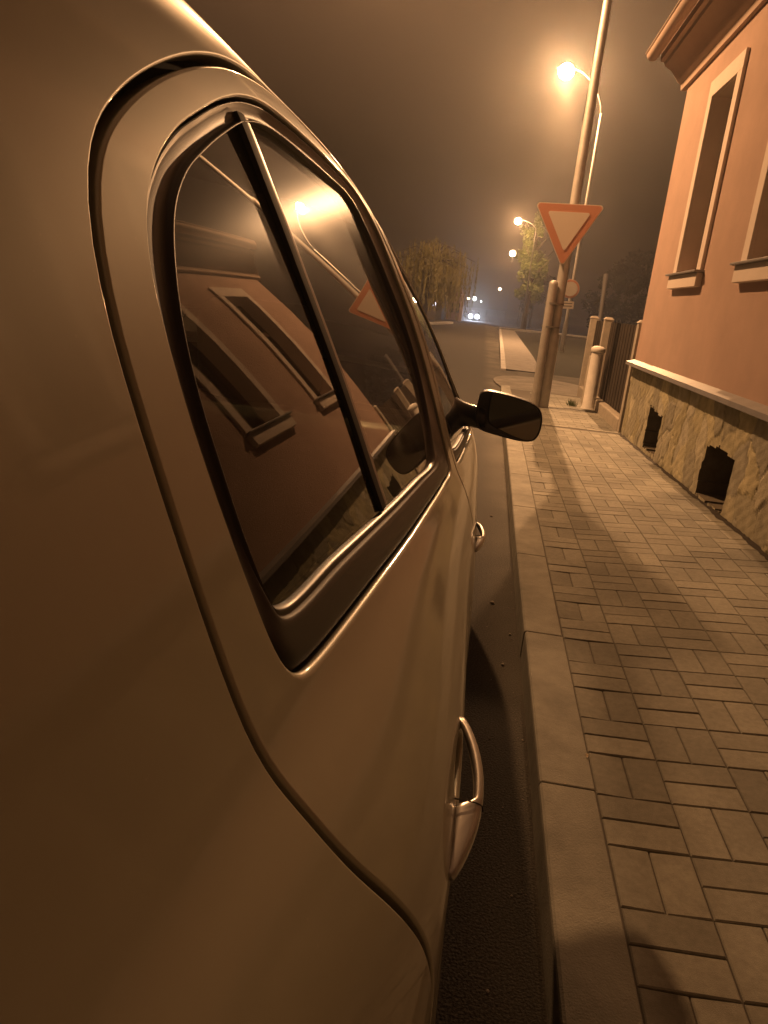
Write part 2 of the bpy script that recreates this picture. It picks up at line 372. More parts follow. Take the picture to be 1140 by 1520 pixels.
GL = [(1.42,3.76),(1.28,3.71),(1.139,3.69),(1.02,3.68),(.94,3.75),(.864,3.93),(.8,4.16),(.724,4.43),(.66,4.67),(.620,4.90),(.594,5.185),(.579,5.45),(.573,5.77),(.577,6.1),(.583,6.45),(.590,6.74),(.610,6.82),(.8,6.86),(1.09,6.88),(1.35,6.84),(1.55,6.79),(1.575,6.7),(1.63,6.29),(1.655,5.68),(1.635,5.16),(1.575,4.64),(1.495,4.13)]
FD = [(1.66,3.12),(1.9,3.08),(2.1,3.1),(2.28,3.25),(2.42,3.6),(2.54,4.2),(2.64,5.3),(2.69,6.4),(2.705,7.4),(2.715,8.5),(2.71,10),(2.68,11.4),(2.62,12.6),(2.54,13.0),(2.2,13.04),(1.92,13.04),(1.862,12.8),(1.852,11.5),(1.842,10.2),(1.827,9),(1.817,8),(1.814,7.07),(1.814,6.5),(1.802,5.8),(1.767,5.05),(1.695,4.4),(1.63,3.75)]
FW = [(1.70,3.5),(1.9,3.42),(2.1,3.48),(2.27,3.68),(2.40,4.05),(2.51,4.6),(2.59,5.4),(2.635,6.3),(2.645,7.05),(2.62,7.17),(2.3,7.2),(1.9,7.18),(1.86,7.1),(1.852,6.5),(1.842,5.8),(1.81,5.1),(1.75,4.4),(1.70,3.8)]
FG = [(1.74,3.82),(1.9,3.78),(2.08,3.84),(2.22,4.02),(2.34,4.32),(2.44,4.8),(2.52,5.5),(2.57,6.3),(2.585,6.75),(2.56,6.86),(2.3,6.87),(1.92,6.87),(1.885,6.8),(1.878,6.5),(1.868,5.8),(1.838,5.1),(1.785,4.4),(1.745,4.0)]
def vz(u, z):
    vv = np.linspace(9, 14, 400); zz = S(np.full(400, u), vv)[:, 2]
    return float(vv[np.argmin(abs(zz-z))])
RWC, FWC, WR, WZ = .19, 2.92, .345, -1.05
def arch(yc):
    out = []
    for k in range(0, 31):
        a = PI*k/30; out.append((yc-WR*math.cos(a), vz(yc-WR*math.cos(a), WZ+WR*math.sin(a))))
    out[0] = (out[0][0], 13.9); out[-1] = (out[-1][0], 13.9)
    return out
WSH = [(1.80, 2.45), (2.1, 2.42), (2.4, 2.45), (2.60, 2.4)]
body_outer = np.array([(-.62, 0.0)]+[(u, 0.0) for u in np.linspace(-.5, 1.68, 60)]+[(1.72, .6), (1.75, 1.5), (1.79, 2.2)]+WSH+[(2.64, 2.1), (2.66, 1.2), (2.665, 0)]+[(u, 0.0) for u in np.linspace(2.75, 3.7, 25)]
    +[(3.72, v) for v in np.linspace(0, 14, 60)]+[(u, 14.0) for u in np.linspace(3.65, FWC+WR+.01, 12)]+arch(FWC)[::-1]+[(u, 14.0) for u in np.linspace(FWC-WR-.01, RWC+WR+.01, 60)]+arch(RWC)[::-1]
    +[(u, 14.0) for u in np.linspace(RWC-WR-.01, -.6, 12)]+[(-.62, v) for v in np.linspace(14, .3, 60)])
windshield = np.array([(1.68, 0), (1.72, .6), (1.75, 1.5), (1.79, 2.2)]+WSH+[(2.64, 2.1), (2.66, 1.2), (2.665, 0)]+[(u, 0.0) for u in np.linspace(2.6, 1.75, 20)])
RDl = smooth_loop(RD); FDl = smooth_loop(FD)
RWl, RGl = seg_loops(WL, GL, [0, 10, 19, 27], [0, 9, 15, 20])
FWl, FGl = seg_loops(FW, FG, [0, 7, 8, 12], [0, 7, 8, 12])
GAPC = .0042
# ------------------------------------------------------------------ the car
car = thing('parked_car', 'silver beige hatchback parked tight along the kerb, seen along its right side', 'car', (-.8, 1.5, 0))
body = panel('body', body_outer, [RDl, FDl], PAINT, car, flange_outer=False, both=True, gap=GAPC, rad=.0035)
# closing caps front and rear, sills and floor pan
def section(u, inset=0):
    v = np.linspace(0, 14, 57); p = SW(np.full(57, u), v); r = [tuple(x) for x in p]; l = [(-1.6-x, y, z) for x, y, z in r[::-1]]
    return r+l[:-1][:-1] if False else r+l[:-1]
for u, dy in ((3.72, .06), (-.62, -.06)):
    mb = MB()
    s_ = section(u); c = np.mean(s_, 0); inner = [tuple(c+(np.array(p)-c)*.9+np.array([0, dy, 0])) for p in s_]
    n_ = len(s_); fs = [(i, (i+1) % n_, n_+(i+1) % n_, n_+i) for i in range(n_)]+[tuple(range(n_, 2*n_))]
    if u > 0: fs = [f[::-1] for f in fs]
    mb.add(s_+inner, fs)
    mb.build('front_bumper' if u > 0 else 'rear_bumper', PAINT, car, smooth=True)
mb = MB(); mb.box(-1.56, -.04, .62, 2.5, .24, .28); mb.box(-1.35, -.25, -.58, 3.68, .27, .31); mb.build('floor_pan', LINER, car)
def mir_ok(mir): return (lambda x: -1.6-x) if mir else (lambda x: x)
def handle(door, y0, y1, z0, z1, out, mir):
    mx = mir_ok(mir); n = 44; rings = []
    for i in range(n+1):
        s_ = i/n; y = y0+(y1-y0)*s_; z = z0+(z1-z0)*s_
        v = vz(y, z); sx = float(S([y], [v])[0, 0])
        o = out*(math.sin(PI*min(1, max(0, s_*.93+.035)))**.72)
        if s_ < .36: inn = -.004
        elif s_ < .40: inn = -.004+(o-.013+.004)*((s_-.36)/.04)
        elif s_ < .95: inn = o-.013+.003*abs(s_-.65)
        else: inn = (o-.013)*(1-(s_-.95)/.05)-.004*((s_-.95)/.05)
        hh = .0125*(1-.35*s_)*(math.sin(PI*min(1, s_*.96+.03))**.35)
        th = max(.003, (o-inn)/2); cx = sx+(o+inn)/2; ring = []
        for k in range(20):
            a = 2*PI*k/20; ca, sa = math.cos(a), math.sin(a)
            ring.append((mx(cx+th*math.copysign(abs(ca)**.7, ca)), y, H+z+hh*math.copysign(abs(sa)**.75, sa)))
        rings.append(ring if not mir else ring[::-1])
    m = MB(); m.ring_loft(rings[::-1]); h = m.build('handle', HANDLEM, door, smooth=True)
    # lock seam and cylinder
    m = MB(); v = vz(y0+.06, z0); 
    yy = y0+(y1-y0)*.37; sx = float(S([yy], [vz(yy, z0)])[0, 0])
    pts = [(mx(sx+out*.98*math.cos(a)*.93), yy+.004*math.cos(2*a), H+(z0+z1)/2-.003+.0142*math.sin(a)) for a in np.linspace(-.2, PI/2+.25, 12)]
    m.tube(pts, .0009, 6); m.build('handle_seam', RUBBER, h)
    return h
def door_side(front, mir):
    L = FDl if front else RDl; Wl, Gl = (FWl, FGl) if front else (RWl, RGl)
    d = bpy.data.objects.new('front_door' if front else 'rear_door', None); C.objects.link(d); d.parent = car
    base = (float(L[:, 0].mean()), .3); d.location = Vector(((-1.6 if mir else 0), base[0], .3))-car.location; d.empty_display_size = .1
    yc, zc = (2.0, -.61) if front else (.825, -.562)
    cup = np.array([(yc+.072*math.cos(a), vz(yc, zc)+.16*math.sin(a)) for a in np.linspace(0, 2*PI, 40, endpoint=False)])
    panel('door_skin', L, [Wl, cup], PAINT, d, gap=GAPC, rad=.0035, mirror=mir, hole_rad=[lambda q: .0028+.0065*np.clip((q[:, 1]-6.7)/.5, 0, 1), .006])
    if front:
        trim_band('window_trim', Wl, Gl, d, mir); panel('window_glass', Gl, [], GLASS, d, flange=False, off=-.0125, mirror=mir, nfn=glass_normals)
        handle(d, 1.88, 2.07, -.620, -.600, .026, mir)
    else:
        trim_band('window_trim', Wl, Gl, d, mir); panel('window_glass', Gl, [], GLASS, d, flange=False, off=-.0125, mirror=mir, nfn=glass_normals)
        A = [(.842,3.85),(.89,4.35),(.95,4.87),(1.0,5.35),(1.035,5.8),(1.058,6.3),(1.068,6.88)]
        B = [(u+.025, v-.03) for u, v in A]; B2 = [(u+.044, v-.03) for u, v in A]
        strip('window_divider', A, B, [(0, -.013), (.04, -.0065), (.5, -.006), (.96, -.0065), (1, -.013)], RUBBER, d, mir)
        strip('divider_edge', B, B2, [(0, -.0125), (0.03, -.0085), (.5, -.0075), (.97, -.0085), (1, -.0125)], BRIGHT, d, mir)
        handle(d, .655, .912, -.580, -.545, .031, mir)
    return d
for mir in (False, True):
    door_side(False, mir); door_side(True, mir)
# dark jamb behind all shut lines
panel('door_jamb', body_outer, [RGl, FGl], LINER, car, flange=False, off=-.024, both=True, du=.06, dv=.4)
panel('windscreen', windshield, [], GLASS, car, flange=False, off=-.004, both=True, du=.08, dv=.5)
# rounded solids for interior
def rbox(name, x0, x1, y0, y1, z0, z1, m, parent, r=.04, tilt=0):
    mb = MB().box(x0, x1, y0, y1, z0, z1)
    if tilt:
        c = ((y0+y1)/2, z0); a = tilt
        mb.v = [(x, c[0]+(y-c[0])*math.cos(a)-(z-c[1])*math.sin(a), c[1]+(y-c[0])*math.sin(a)+(z-c[1])*math.cos(a)) for x, y, z in mb.v]
    o = mb.build(name, m, parent); bevel(o, r, 4, 30); o.data.shade_smooth(); return o
for nm, xs, yb in (('front_seat', (-.62, -.20), 1.55), ('front_seat', (-1.40, -.98), 1.55)):
    s_ = bpy.data.objects.new(nm, None); C.objects.link(s_); s_.parent = car; s_.location = Vector((sum(xs)/2, yb, .3))-car.location
    rbox('cushion', xs[0], xs[1], yb+.1, yb+.6, .38, .56, FABRIC, s_)
    rbox('backrest', xs[0], xs[1], yb-.02, yb+.12, .5, 1.12, FABRIC, s_, .05, .22)
    rbox('headrest', xs[0]+.09, xs[1]-.09, yb-.19, yb-.09, 1.14, 1.33, FABRIC, s_, .045, .15)
rs = rbox('rear_bench', -1.42, -.2, .55, 1.05, .36, .55, FABRIC, car); rbox('bench_back', -1.42, -.2, .42, .55, .5, 1.02, FABRIC, car, .05, .25)
rbox('dashboard', -1.5, -.14, 2.25, 2.7, .72, .96, BLACKPL, car, .08)
mb = MB(); mb.tube([(-1.18+.18*math.cos(a), 2.12-.05*math.sin(a), .93+.17*math.sin(a)) for a in np.linspace(0, 2*PI, 40)], .015, 10); mb.build('steering_wheel', BLACKPL, car, smooth=True)
# wheels
def wheel(x, y, sgn):
    w = bpy.data.objects.new('wheel', None); C.objects.link(w); w.parent = car; w.location = Vector((x, y, .305))-car.location
    mb = MB(); prof = [(.19, -.07), (.24, -.09), (.29, -.088), (.303, -.06), (.303, .06), (.29, .088), (.24, .09), (.19, .07)]
    rings = [[(x+p[1], y+p[0]*math.cos(a), .305+p[0]*math.sin(a)) for p in prof] for a in np.linspace(0, 2*PI, 49)[:-1]]; rings.append(rings[0])
    mb.ring_loft(rings, cap=False); mb.build('tyre', TYRE, w, smooth=True)
    mb = MB(); xr = x+sgn*.06
    for k in range(5):
        a = 2*PI*k/5; mb.tube([(xr, y+.03*math.cos(a), .305+.03*math.sin(a)), (xr-sgn*.01, y+.19*math.cos(a), .305+.19*math.sin(a))], [.035, .022], 8)
    mb.tube([(x-.07, y+0, .305), (x+.07, y, .305)], .05, 16)
    mb.tube([(xr+.0, y+.195*math.cos(a), .305+.195*math.sin(a)) for a in np.linspace(0, 2*PI, 41)], .014, 8, False)
    mb.build('rim', RIM, w, smooth=True)
for x, sg in ((-.09, 1), (-1.51, -1)):
    for y in (RWC, FWC): wheel(x, y, sg)
# lamps front and rear of the car (seen only from other positions)
LENS = mat('lamp_lens', (.5, .5, .5), .1, .2, coat=1); TAILR = mat('tail_lens', (.25, .01, .01), .15, coat=1)
for sx in (1, -1):
    for nm, yy, zz, mt_ in (('headlight', 3.76, .72, LENS), ('tail_lamp', -.66, .86, TAILR)):
        mb = MB(); cx = -.8+sx*.56
        rings = [[(cx+.11*r*math.cos(a), yy+(dy if yy > 0 else -dy), zz+.07*r*math.sin(a)) for a in np.linspace(0, 2*PI, 17)[:-1]] for r, dy in ((1, -.05), (1, .01), (.85, .025), (.4, .035))]
        mb.ring_loft(rings); mb.build(nm, mt_, car, smooth=True)
# ------------------------------------------------------------------ side mirrors
def side_mirror(mir):
    mx = mir_ok(mir)
    sm = bpy.data.objects.new('side_mirror', None); C.objects.link(sm); sm.parent = car; sm.location = Vector((mx(.0), 2.5, 1.0))-car.location
    # outline seen from behind, x right, z up (right-hand side mirror)
    out = [(.018,-.30),(.022,-.275),(.035,-.262),(.06,-.2605),(.10,-.265),(.15,-.274),(.195,-.286),(.222,-.302),(.234,-.325),(.237,-.355),(.233,-.385),(.222,-.405),(.203,-.413),(.17,-.414),(.13,-.409),(.09,-.402),(.055,-.395),(.03,-.385),(.019,-.365),(.0165,-.335)]
    P = smooth_loop([(a, b*10) for a, b in out], .006)*[1, .1]
    P = np.array([(a, b) for a, b in P]); c = P.mean(0); c = np.array([.125, -.335])
    def ring(sc, y, tw=0): return [(mx(c[0]+(p[0]-c[0])*sc+tw), y+(p[0]-c[0])*.12, H+c[1]+(p[1]-c[1])*sc) for p in P]
    rr = [ring(.93, 2.452), ring(.965, 2.4485), ring(.99, 2.452), ring(1.0, 2.46), ring(1.0, 2.485), ring(.97, 2.52), ring(.86, 2.56), ring(.6, 2.592), ring(.25, 2.605)]
    mb = MB(); mb.ring_loft(rr if mir else [r[::-1] for r in rr], cap=False); mb.add(rr[-1], [tuple(range(len(P)))] if not mir else [tuple(range(len(P)))[::-1]])
    hs = mb.build('housing', BLACKPL, sm, smooth=True)
    mb = MB(); g = [(mx(c[0]+(p[0]-c[0])*.93), 2.482-(p[0]-c[0])*.27, H+c[1]+(p[1]-c[1])*.93) for p in P]
    g2 = [(mx(c[0]+(p[0]-c[0])*.95), 2.456+(p[0]-c[0])*.12, H+c[1]+(p[1]-c[1])*.95) for p in P]
    mb.add(g, [tuple(range(len(P)))]); mb.build('mirror_glass', MIRG, sm)
    mb = MB(); L = len(P); mb.add(g+g2, [(i, (i+1) % L, L+(i+1) % L, L+i) for i in range(L)]); mb.build('mirror_bezel', BLACKPL, sm, smooth=True)
    # arm and sail
    mb = MB(); n = 9; rings = []
    for i in range(n):
        t = i/(n-1); x = -.075+t*.125; zc = -.352-.01*t; hh = .033+.03*(1-t)**2.5+.006*t*t; d = .034+.05*(1-t)**2
        rings.append([(mx(x), 2.52+d*math.cos(a), H+zc+hh*math.sin(a)) for a in np.linspace(0, 2*PI, 17)[:-1]])
    mb.ring_loft(rings if not mir else [r[::-1] for r in rings]); mb.build('arm', BLACKPL, sm, smooth=True)
side_mirror(False); side_mirror(True)
# ------------------------------------------------------------------ street setting
def kx(y): return .318+.0108*(y-1.2)          # street face of the kerb
WALLX = 1.725
def zs(x, y):                                   # paving level: rises a little towards the house
    t = min(1, max(0, (8.9-y)/4.6)); return KERB+.085*t*min(1, max(0, (x-kx(y)-.25)/1.1))
ASPH = mat('asphalt', (.055, .052, .048), .85, noise=(1.3, .35), bump=(150, .004), spec=.15)
def asphalt():
    nt = ASPH.node_tree; b = nt.nodes['Principled BSDF']; g = nt.nodes.new('ShaderNodeNewGeometry')
    n = nt.nodes.new('ShaderNodeTexNoise'); n.inputs['Scale'].default_value = 170; n.inputs['Detail'].default_value = 4
    n2 = nt.nodes.new('ShaderNodeTexNoise'); n2.inputs['Scale'].default_value = 1.1; n2.inputs['Detail'].default_value = 8
    nt.links.new(g.outputs['Position'], n.inputs['Vector']); nt.links.new(g.outputs['Position'], n2.inputs['Vector'])
    r = nt.nodes.new('ShaderNodeValToRGB'); r.color_ramp.elements[0].position = .35; r.color_ramp.elements[0].color = (.012, .011, .010, 1); r.color_ramp.elements[1].position = .72; r.color_ramp.elements[1].color = (.085, .078, .068, 1)
    nt.links.new(n.outputs[0], r.inputs[0])
    # pale washed-in dust beside the kerb, also painting in the lit strip of road
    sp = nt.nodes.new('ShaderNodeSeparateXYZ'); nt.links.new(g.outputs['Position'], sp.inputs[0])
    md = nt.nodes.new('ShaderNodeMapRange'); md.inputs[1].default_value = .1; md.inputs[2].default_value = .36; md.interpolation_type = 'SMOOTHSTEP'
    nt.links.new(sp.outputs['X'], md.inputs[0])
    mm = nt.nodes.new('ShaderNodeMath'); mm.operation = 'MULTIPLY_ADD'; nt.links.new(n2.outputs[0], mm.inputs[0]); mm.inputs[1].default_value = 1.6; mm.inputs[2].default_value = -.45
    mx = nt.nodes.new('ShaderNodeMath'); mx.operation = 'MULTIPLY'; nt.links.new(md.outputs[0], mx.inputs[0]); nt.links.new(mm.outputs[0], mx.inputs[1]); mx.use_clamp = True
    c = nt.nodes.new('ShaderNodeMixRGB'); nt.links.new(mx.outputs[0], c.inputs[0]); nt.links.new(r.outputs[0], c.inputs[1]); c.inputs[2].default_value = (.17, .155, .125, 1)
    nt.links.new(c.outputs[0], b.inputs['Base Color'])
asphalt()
GRASS = mat('grass_ground', (.014, .014, .008), .95, noise=(4, .5), bump=(40, .03))
KERBM = mat('kerb_concrete', (.26, .253, .215), .85, noise=(5, .3), bump=(220, .0015))
GRIT = mat('grit_apron', (.2, .185, .16), .9, noise=(2.2, .4), bump=(60, .01))
def gz(y):                                      # the street dips away beyond the crossing
    return 0 if y < 50 else (-.9*min(1, (y-50)/70) - (.3*min(1, max(0, (y-120)/200))))
ys_g = [-30, -8, -3, 0, 3, 6, 9, 12, 18, 26, 36, 50, 55, 60, 70, 85, 100, 120, 160, 240, 420, 900]
def sheet(name, xl, xr, ys, dz, m):
    mb = MB(); V = []
    for y in ys: V += [(xl(y), y, gz(y)+dz), (xr(y), y, gz(y)+dz)]
    mb.add(V, [(2*i, 2*i+1, 2*i+3, 2*i+2) for i in range(len(ys)-1)]); return tag(mb.build(name, m), kind='structure')
sheet('ground', lambda y: -400, lambda y: 400, ys_g, -.03, GRASS)
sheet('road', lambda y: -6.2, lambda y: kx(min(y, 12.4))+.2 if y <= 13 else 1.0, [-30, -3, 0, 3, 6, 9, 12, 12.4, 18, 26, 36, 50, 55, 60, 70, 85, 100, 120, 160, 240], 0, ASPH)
# side street that leaves to the right beyond the fence
mb = MB().add([(.9, 12.6, .012), (30, 12.6, .012), (30, 17.6, .012), (.9, 17.6, .012)], [(0, 1, 2, 3)]); tag(mb.build('side_street', ASPH), kind='structure')
def blob(cx, cy, rx, ry, n=60, jit=.12, z=.02):
    ph = [random.random()*6 for _ in range(4)]
    pts = []
    for k in range(n):
        a = 2*PI*k/n; r = 1+jit*sum(math.sin((j+2)*a+ph[j])/(j+1) for j in range(4)); pts.append((cx+rx*r*math.cos(a), cy+ry*r*math.sin(a), z))
    return pts
mb = MB(); p_ = blob(1.35, 14.2, .95, 2.3, 90, .07, .020); mb.add(p_+[(1.35, 14.2, .05)], [(i, (i+1) % 90, 90) for i in range(90)]); tag(mb.build('grit_patch', GRIT), kind='structure')
# far junction: cross street and its far kerb
mb = MB().add([(-40, 56.5, gz(56.5)+.013), (40, 56.5, gz(56.5)+.013), (40, 62, gz(62)+.013), (-40, 62, gz(62)+.013)], [(0, 1, 2, 3)]); tag(mb.build('cross_street', ASPH), kind='structure')

# kerb stones, one metre each, with a chamfered arris and open joints
mb = MB(); y = -7.18
while y < 12.3:
    y1 = y+.994; q = random.uniform(-.002, .002)
    rings = []
    for yy in (y, y+.003, y1-.003, y1):
        e = .0015 if yy in (y, y1) else 0
        a, b = kx(yy)+q, kx(yy)+q+.153
        rings.append([(a+e, yy, -.05), (a+e, yy, KERB-.014-e), (a+.002+e, yy, KERB-.005-e), (a+.008, yy, KERB-e), (b-.003, yy, KERB-e+.0), (b, yy, KERB-.004), (b, yy, -.05)])
    mb.ring_loft(rings); y += 1.0
tag(mb.build('kerb', KERBM), kind='structure')
# sand bed below the blocks
SAND = mat('joint_sand', (.10, .09, .075), .95, bump=(400, .002))
def strip_ground(name, x0, x1, y0, y1, dz, m, n=90):
    mb = MB(); V = []
    for i in range(n+1):
        yy = y0+(y1-y0)*i/n
        for j in range(25):
            xx = x0(yy)+(x1(yy)-x0(yy))*j/24; V.append((xx, yy, zs(xx, yy)+dz))
    mb.add(V, [(i*25+j, i*25+j+1, (i+1)*25+j+1, (i+1)*25+j) for i in range(n) for j in range(24)])
    return tag(mb.build(name, m), kind='structure')
strip_ground('paving_bed', lambda y: kx(y)+.10, lambda y: WALLX+.2, -6, 12.4, -.005, SAND)
# concrete blocks 20 x 10 cm laid in pairs turned against each other
PAVE = mat('paving_blocks', (.25, .235, .215), .88, bump=(500, .0012))
def pave_mat():
    nt = PAVE.node_tree; b = nt.nodes['Principled BSDF']; g = nt.nodes.new('ShaderNodeNewGeometry')
    n = nt.nodes.new('ShaderNodeTexNoise'); n.inputs['Scale'].default_value = 45; n.inputs['Detail'].default_value = 8; n.inputs['Roughness'].default_value = .7
    n2 = nt.nodes.new('ShaderNodeTexNoise'); n2.inputs['Scale'].default_value = 2.2; n2.inputs['Detail'].default_value = 5
    for q in (n, n2): nt.links.new(g.outputs['Position'], q.inputs['Vector'])
    def mr(src, lo, hi, a=0, c=1):
        r = nt.nodes.new('ShaderNodeMapRange'); r.inputs[1].default_value = a; r.inputs[2].default_value = c; r.inputs[3].default_value = lo; r.inputs[4].default_value = hi; nt.links.new(src, r.inputs[0]); return r.outputs[0]
    def mul(a, c):
        m = nt.nodes.new('ShaderNodeMath'); m.operation = 'MULTIPLY'; nt.links.new(a, m.inputs[0]); nt.links.new(c, m.inputs[1]); return m.outputs[0]
    f = mul(mul(mr(n.outputs[0], .82, 1.18, .3, .7), mr(n2.outputs[0], .74, 1.2, .3, .7)), mr(g.outputs['Random Per Island'], .80, 1.16))
    v = nt.nodes.new('ShaderNodeVectorMath'); v.operation = 'SCALE'; v.inputs[0].default_value = (.25, .243, .205); nt.links.new(f, v.inputs['Scale']); nt.links.new(v.outputs[0], b.inputs['Base Color'])
pave_mat()
def block(mb, x0, x1, y0, y1, top, wall=True):
    """one paver between kerb-line coordinates (x from the kerb line)"""
    g = .0018; b = .0028; tx, ty = random.uniform(-.0007, .0007), random.uniform(-.0007, .0007)
    def P(x, y, dz):
        X = kx(y)+.155+x; return (X, y, zs(X, y)+dz+tx*(x-x0)/(x1-x0)+ty*(y-y0)/(y1-y0)+top)
    a0, a1, c0, c1 = x0+g, x1-g, y0+g, y1-g
    V = [P(a0, c0, -.03), P(a1, c0, -.03), P(a1, c1, -.03), P(a0, c1, -.03), P(a0, c0, -b), P(a1, c0, -b), P(a1, c1, -b), P(a0, c1, -b),
         P(a0+b, c0+b, 0), P(a1-b, c0+b, 0), P(a1-b, c1-b, 0), P(a0+b, c1-b, 0)]
    mb.add(V, [(0,1,5,4),(1,2,6,5),(2,3,7,6),(3,0,4,7),(4,5,9,8),(5,6,10,9),(6,7,11,10),(7,4,8,11),(8,9,10,11)])
mb = MB()
for r in range(-22, 37):
    y0 = 1.404+.2*r
    if y0+.2 > 8.72: continue
    for c in range(0, 7):
        x0 = .2*c; 
        xw = WALLX+.05-(kx(y0)+.155)
        if x0 > xw: continue
        x1 = min(x0+.2, xw)
        t = [random.uniform(-.0009, .0009) for _ in range(2)]
        if (r+c) % 2 == 0:
            block(mb, x0, min(x0+.1, x1), y0, y0+.2, t[0])
            if x0+.1 < x1-.02: block(mb, x0+.1, x1, y0, y0+.2, t[1])
        else:
            block(mb, x0, x1, y0, y0+.1, t[0]); block(mb, x0, x1, y0+.1, y0+.2, t[1])
tag(mb.build('sidewalk', PAVE), kind='structure')
# beyond the seam the blocks run across in plain rows
mb = MB()
for r in range(0, 35):
    y0 = 8.735+.1*r
    for c in range(0, 8):
        x0 = .2*c-(.1 if r % 2 else 0); a, b_ = max(0, x0), min(x0+.2, 1.42)
        if y0 > 10.9 and x0 < .25+random.random()*.15*(y0-10.9): continue
        if b_-a > .03: block(mb, a, b_, y0, y0+.1, random.uniform(-.0015, .0015))
tag(mb.build('sidewalk_rows', PAVE), kind='structure')
# far pavement strip and its kerb across the side street
mb = MB(); V = []
for y in (17.6, 22, 30, 38, 48): x = .55+(y-17.6)*.0165; V += [(x+.12, y, min(.11, .03+(y-17.6)*.02)), (x+.95, y, min(.11, .03+(y-17.6)*.02))]
mb.add(V, [(2*i, 2*i+1, 2*i+3, 2*i+2) for i in range(4)]); tag(mb.build('far_sidewalk', mat('far_paving', (.26, .24, .22), .9, noise=(6, .2), bump=(60, .004))), kind='structure')
mb = MB()
mb.ring_loft([[(x, y, -.05), (x, y, min(.115, .03+(y-17.6)*.02)), (x+.12, y, min(.122, .035+(y-17.6)*.02)), (x+.12, y, -.05)] for y, x in ((17.6, .55), (22, .62), (30, .755), (38, .887), (48, 1.052))]); tag(mb.build('far_kerb', mat('pale_kerb', (.5, .48, .45), .8, noise=(5, .2))), kind='structure')
mb = MB(); mb.ring_loft([[(x, y, gz(y)-.1), (x, y, gz(y)+.12), (x, y+.35, gz(y)+.12), (x, y+.35, gz(y)-.1)] for x, y in ((1.2, 54), (2.6, 56.2), (5, 57), (14, 57))]); tag(mb.build('crossing_kerb', bpy.data.materials['pale_kerb']), kind='structure')
mb = MB(); mb.ring_loft([[(x, y, -.1), (x, y, .13+gz(y)), (x+.3, y+.3, .13+gz(y)), (x+.3, y+.3, -.1)] for x, y in ((-3.6, 44.5), (-3.05, 46.5), (-2.6, 50), (-2.4, 55))]); tag(mb.build('left_kerb', mat('white_kerb', (.75, .74, .72), .7)), kind='structure')
mb = MB(); V = []
for y in (30, 38, 44, 50, 55): V += [(-20, y, .1), (-3.7 if y < 44 else -3.7+(y-44)*.12, y, .1)]
mb.add(V, [(2*i, 2*i+1, 2*i+3, 2*i+2) for i in range(4)]); tag(mb.build('left_verge', GRASS), kind='structure')
# gutter crumbs and a crack line of grit: nobody could count them
mb = MB()
for k in range(160):
    y = random.uniform(1.2, 8.5); x = kx(y)-abs(random.gauss(0, .022))-.012 if random.random() < .6 else random.gauss(.215+.02*math.sin(y*4), .02)
    r = random.choice([.0012, .0018, .0025, .0035])*random.uniform(.7, 1.4)
    vs = [(x+r*random.uniform(.7, 1.3)*a, y+r*random.uniform(.7, 1.3)*b, r*.25+r*random.uniform(.3, .6)*c) for a, b, c in ((1,0,0),(-1,0,0),(0,1,0),(0,-1,0),(0,0,1),(0,0,-1))]
    mb.add(vs, [(0,2,4),(2,1,4),(1,3,4),(3,0,4),(2,0,5),(1,2,5),(3,1,5),(0,3,5)])
tag(mb.build('gutter_grit', mat('grit', (.32, .28, .23), .9)), 'loose pale grit lying along the gutter', 'grit', kind='stuff')
STONEG = mat('pebble', (.3, .27, .22), .85)
def pebble(x, y, r, lab):
    mb = MB(); n = 8; rings = [[(x+r*math.cos(a)*s_*random.uniform(.8, 1.1), y+r*1.2*math.sin(a)*s_*random.uniform(.8, 1.1), z*r) for a in [2*PI*k/n for k in range(n)]] for s_, z in ((.7, 0), (1, .35), (.85, .8), (.35, 1.1))]
    mb.ring_loft(rings); tag(mb.build('pebble', STONEG, smooth=True), lab, 'pebble', 'pebbles lying in the gutter')
pebble(.225, 3.35, .011, 'largest pale pebble in the gutter beside the parked car')
pebble(.262, 2.72, .007, 'small pebble near the front edge of the car shadow')
pebble(.30, 3.02, .006, 'small pebble close under the kerb')
pebble(.235, 4.9, .008, 'far pebble in the gutter beside the side mirror')
# leaf by the kerb joint
lx, ly = .475, 1.975
mb = MB(); pts = [(0, -.009), (.004, -.004), (.005, .002), (.002, .008), (0, .012), (-.003, .007), (-.005, .001), (-.003, -.005)]
mb.add([(lx+a, ly+b, KERB+.004+abs(a)*.6+.002*math.sin(b*300)) for a, b in pts]+[(lx, ly, KERB+.003)], [(i, (i+1) % 8, 8) for i in range(8)])
tag(mb.build('dry_leaf', mat('dry_leaf', (.6, .5, .35), .8)), 'tiny pale dry leaf lying in the joint behind the kerb', 'leaf')

# ------------------------------------------------------------------ the house on the right
house = thing('house', 'orange rendered house with cream window surrounds and stone plinth', 'house', (5, -.5, KERB))
REND = mat('orange_render', (.56, .39, .315), .95, noise=(1.7, .10), bump=(240, .006))
CREAM = mat('cream_trim', (.80, .70, .62), .8, noise=(5, .05), bump=(200, .001))
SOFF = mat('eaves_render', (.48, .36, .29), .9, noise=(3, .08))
FRAMEB = mat('brown_window_frame', (.11, .06, .035), .45)
WGL = glassmat('house_glass', (.5, .5, .5), .0)
CURT = mat('curtain', (.35, .33, .3), .95)
METAL = mat('zinc_sheet', (.26, .25, .25), .55, .1, noise=(6, .12))
TILE = mat('roof_tile', (.14, .06, .04), .8, noise=(4, .3), bump=(30, .02))
CY = 8.68; BY = -9.0; ZP = H-.43; ZT = H+2.33
wins = [7.125-1.93*k for k in range(0, 8)]; WH = .34; WB, WTOP = H+.47, H+1.945
mb = MB(); TH = .32
mb.box(WALLX, WALLX+TH, BY, CY, ZP, WB); mb.box(WALLX, WALLX+TH, BY, CY, WTOP, ZT)
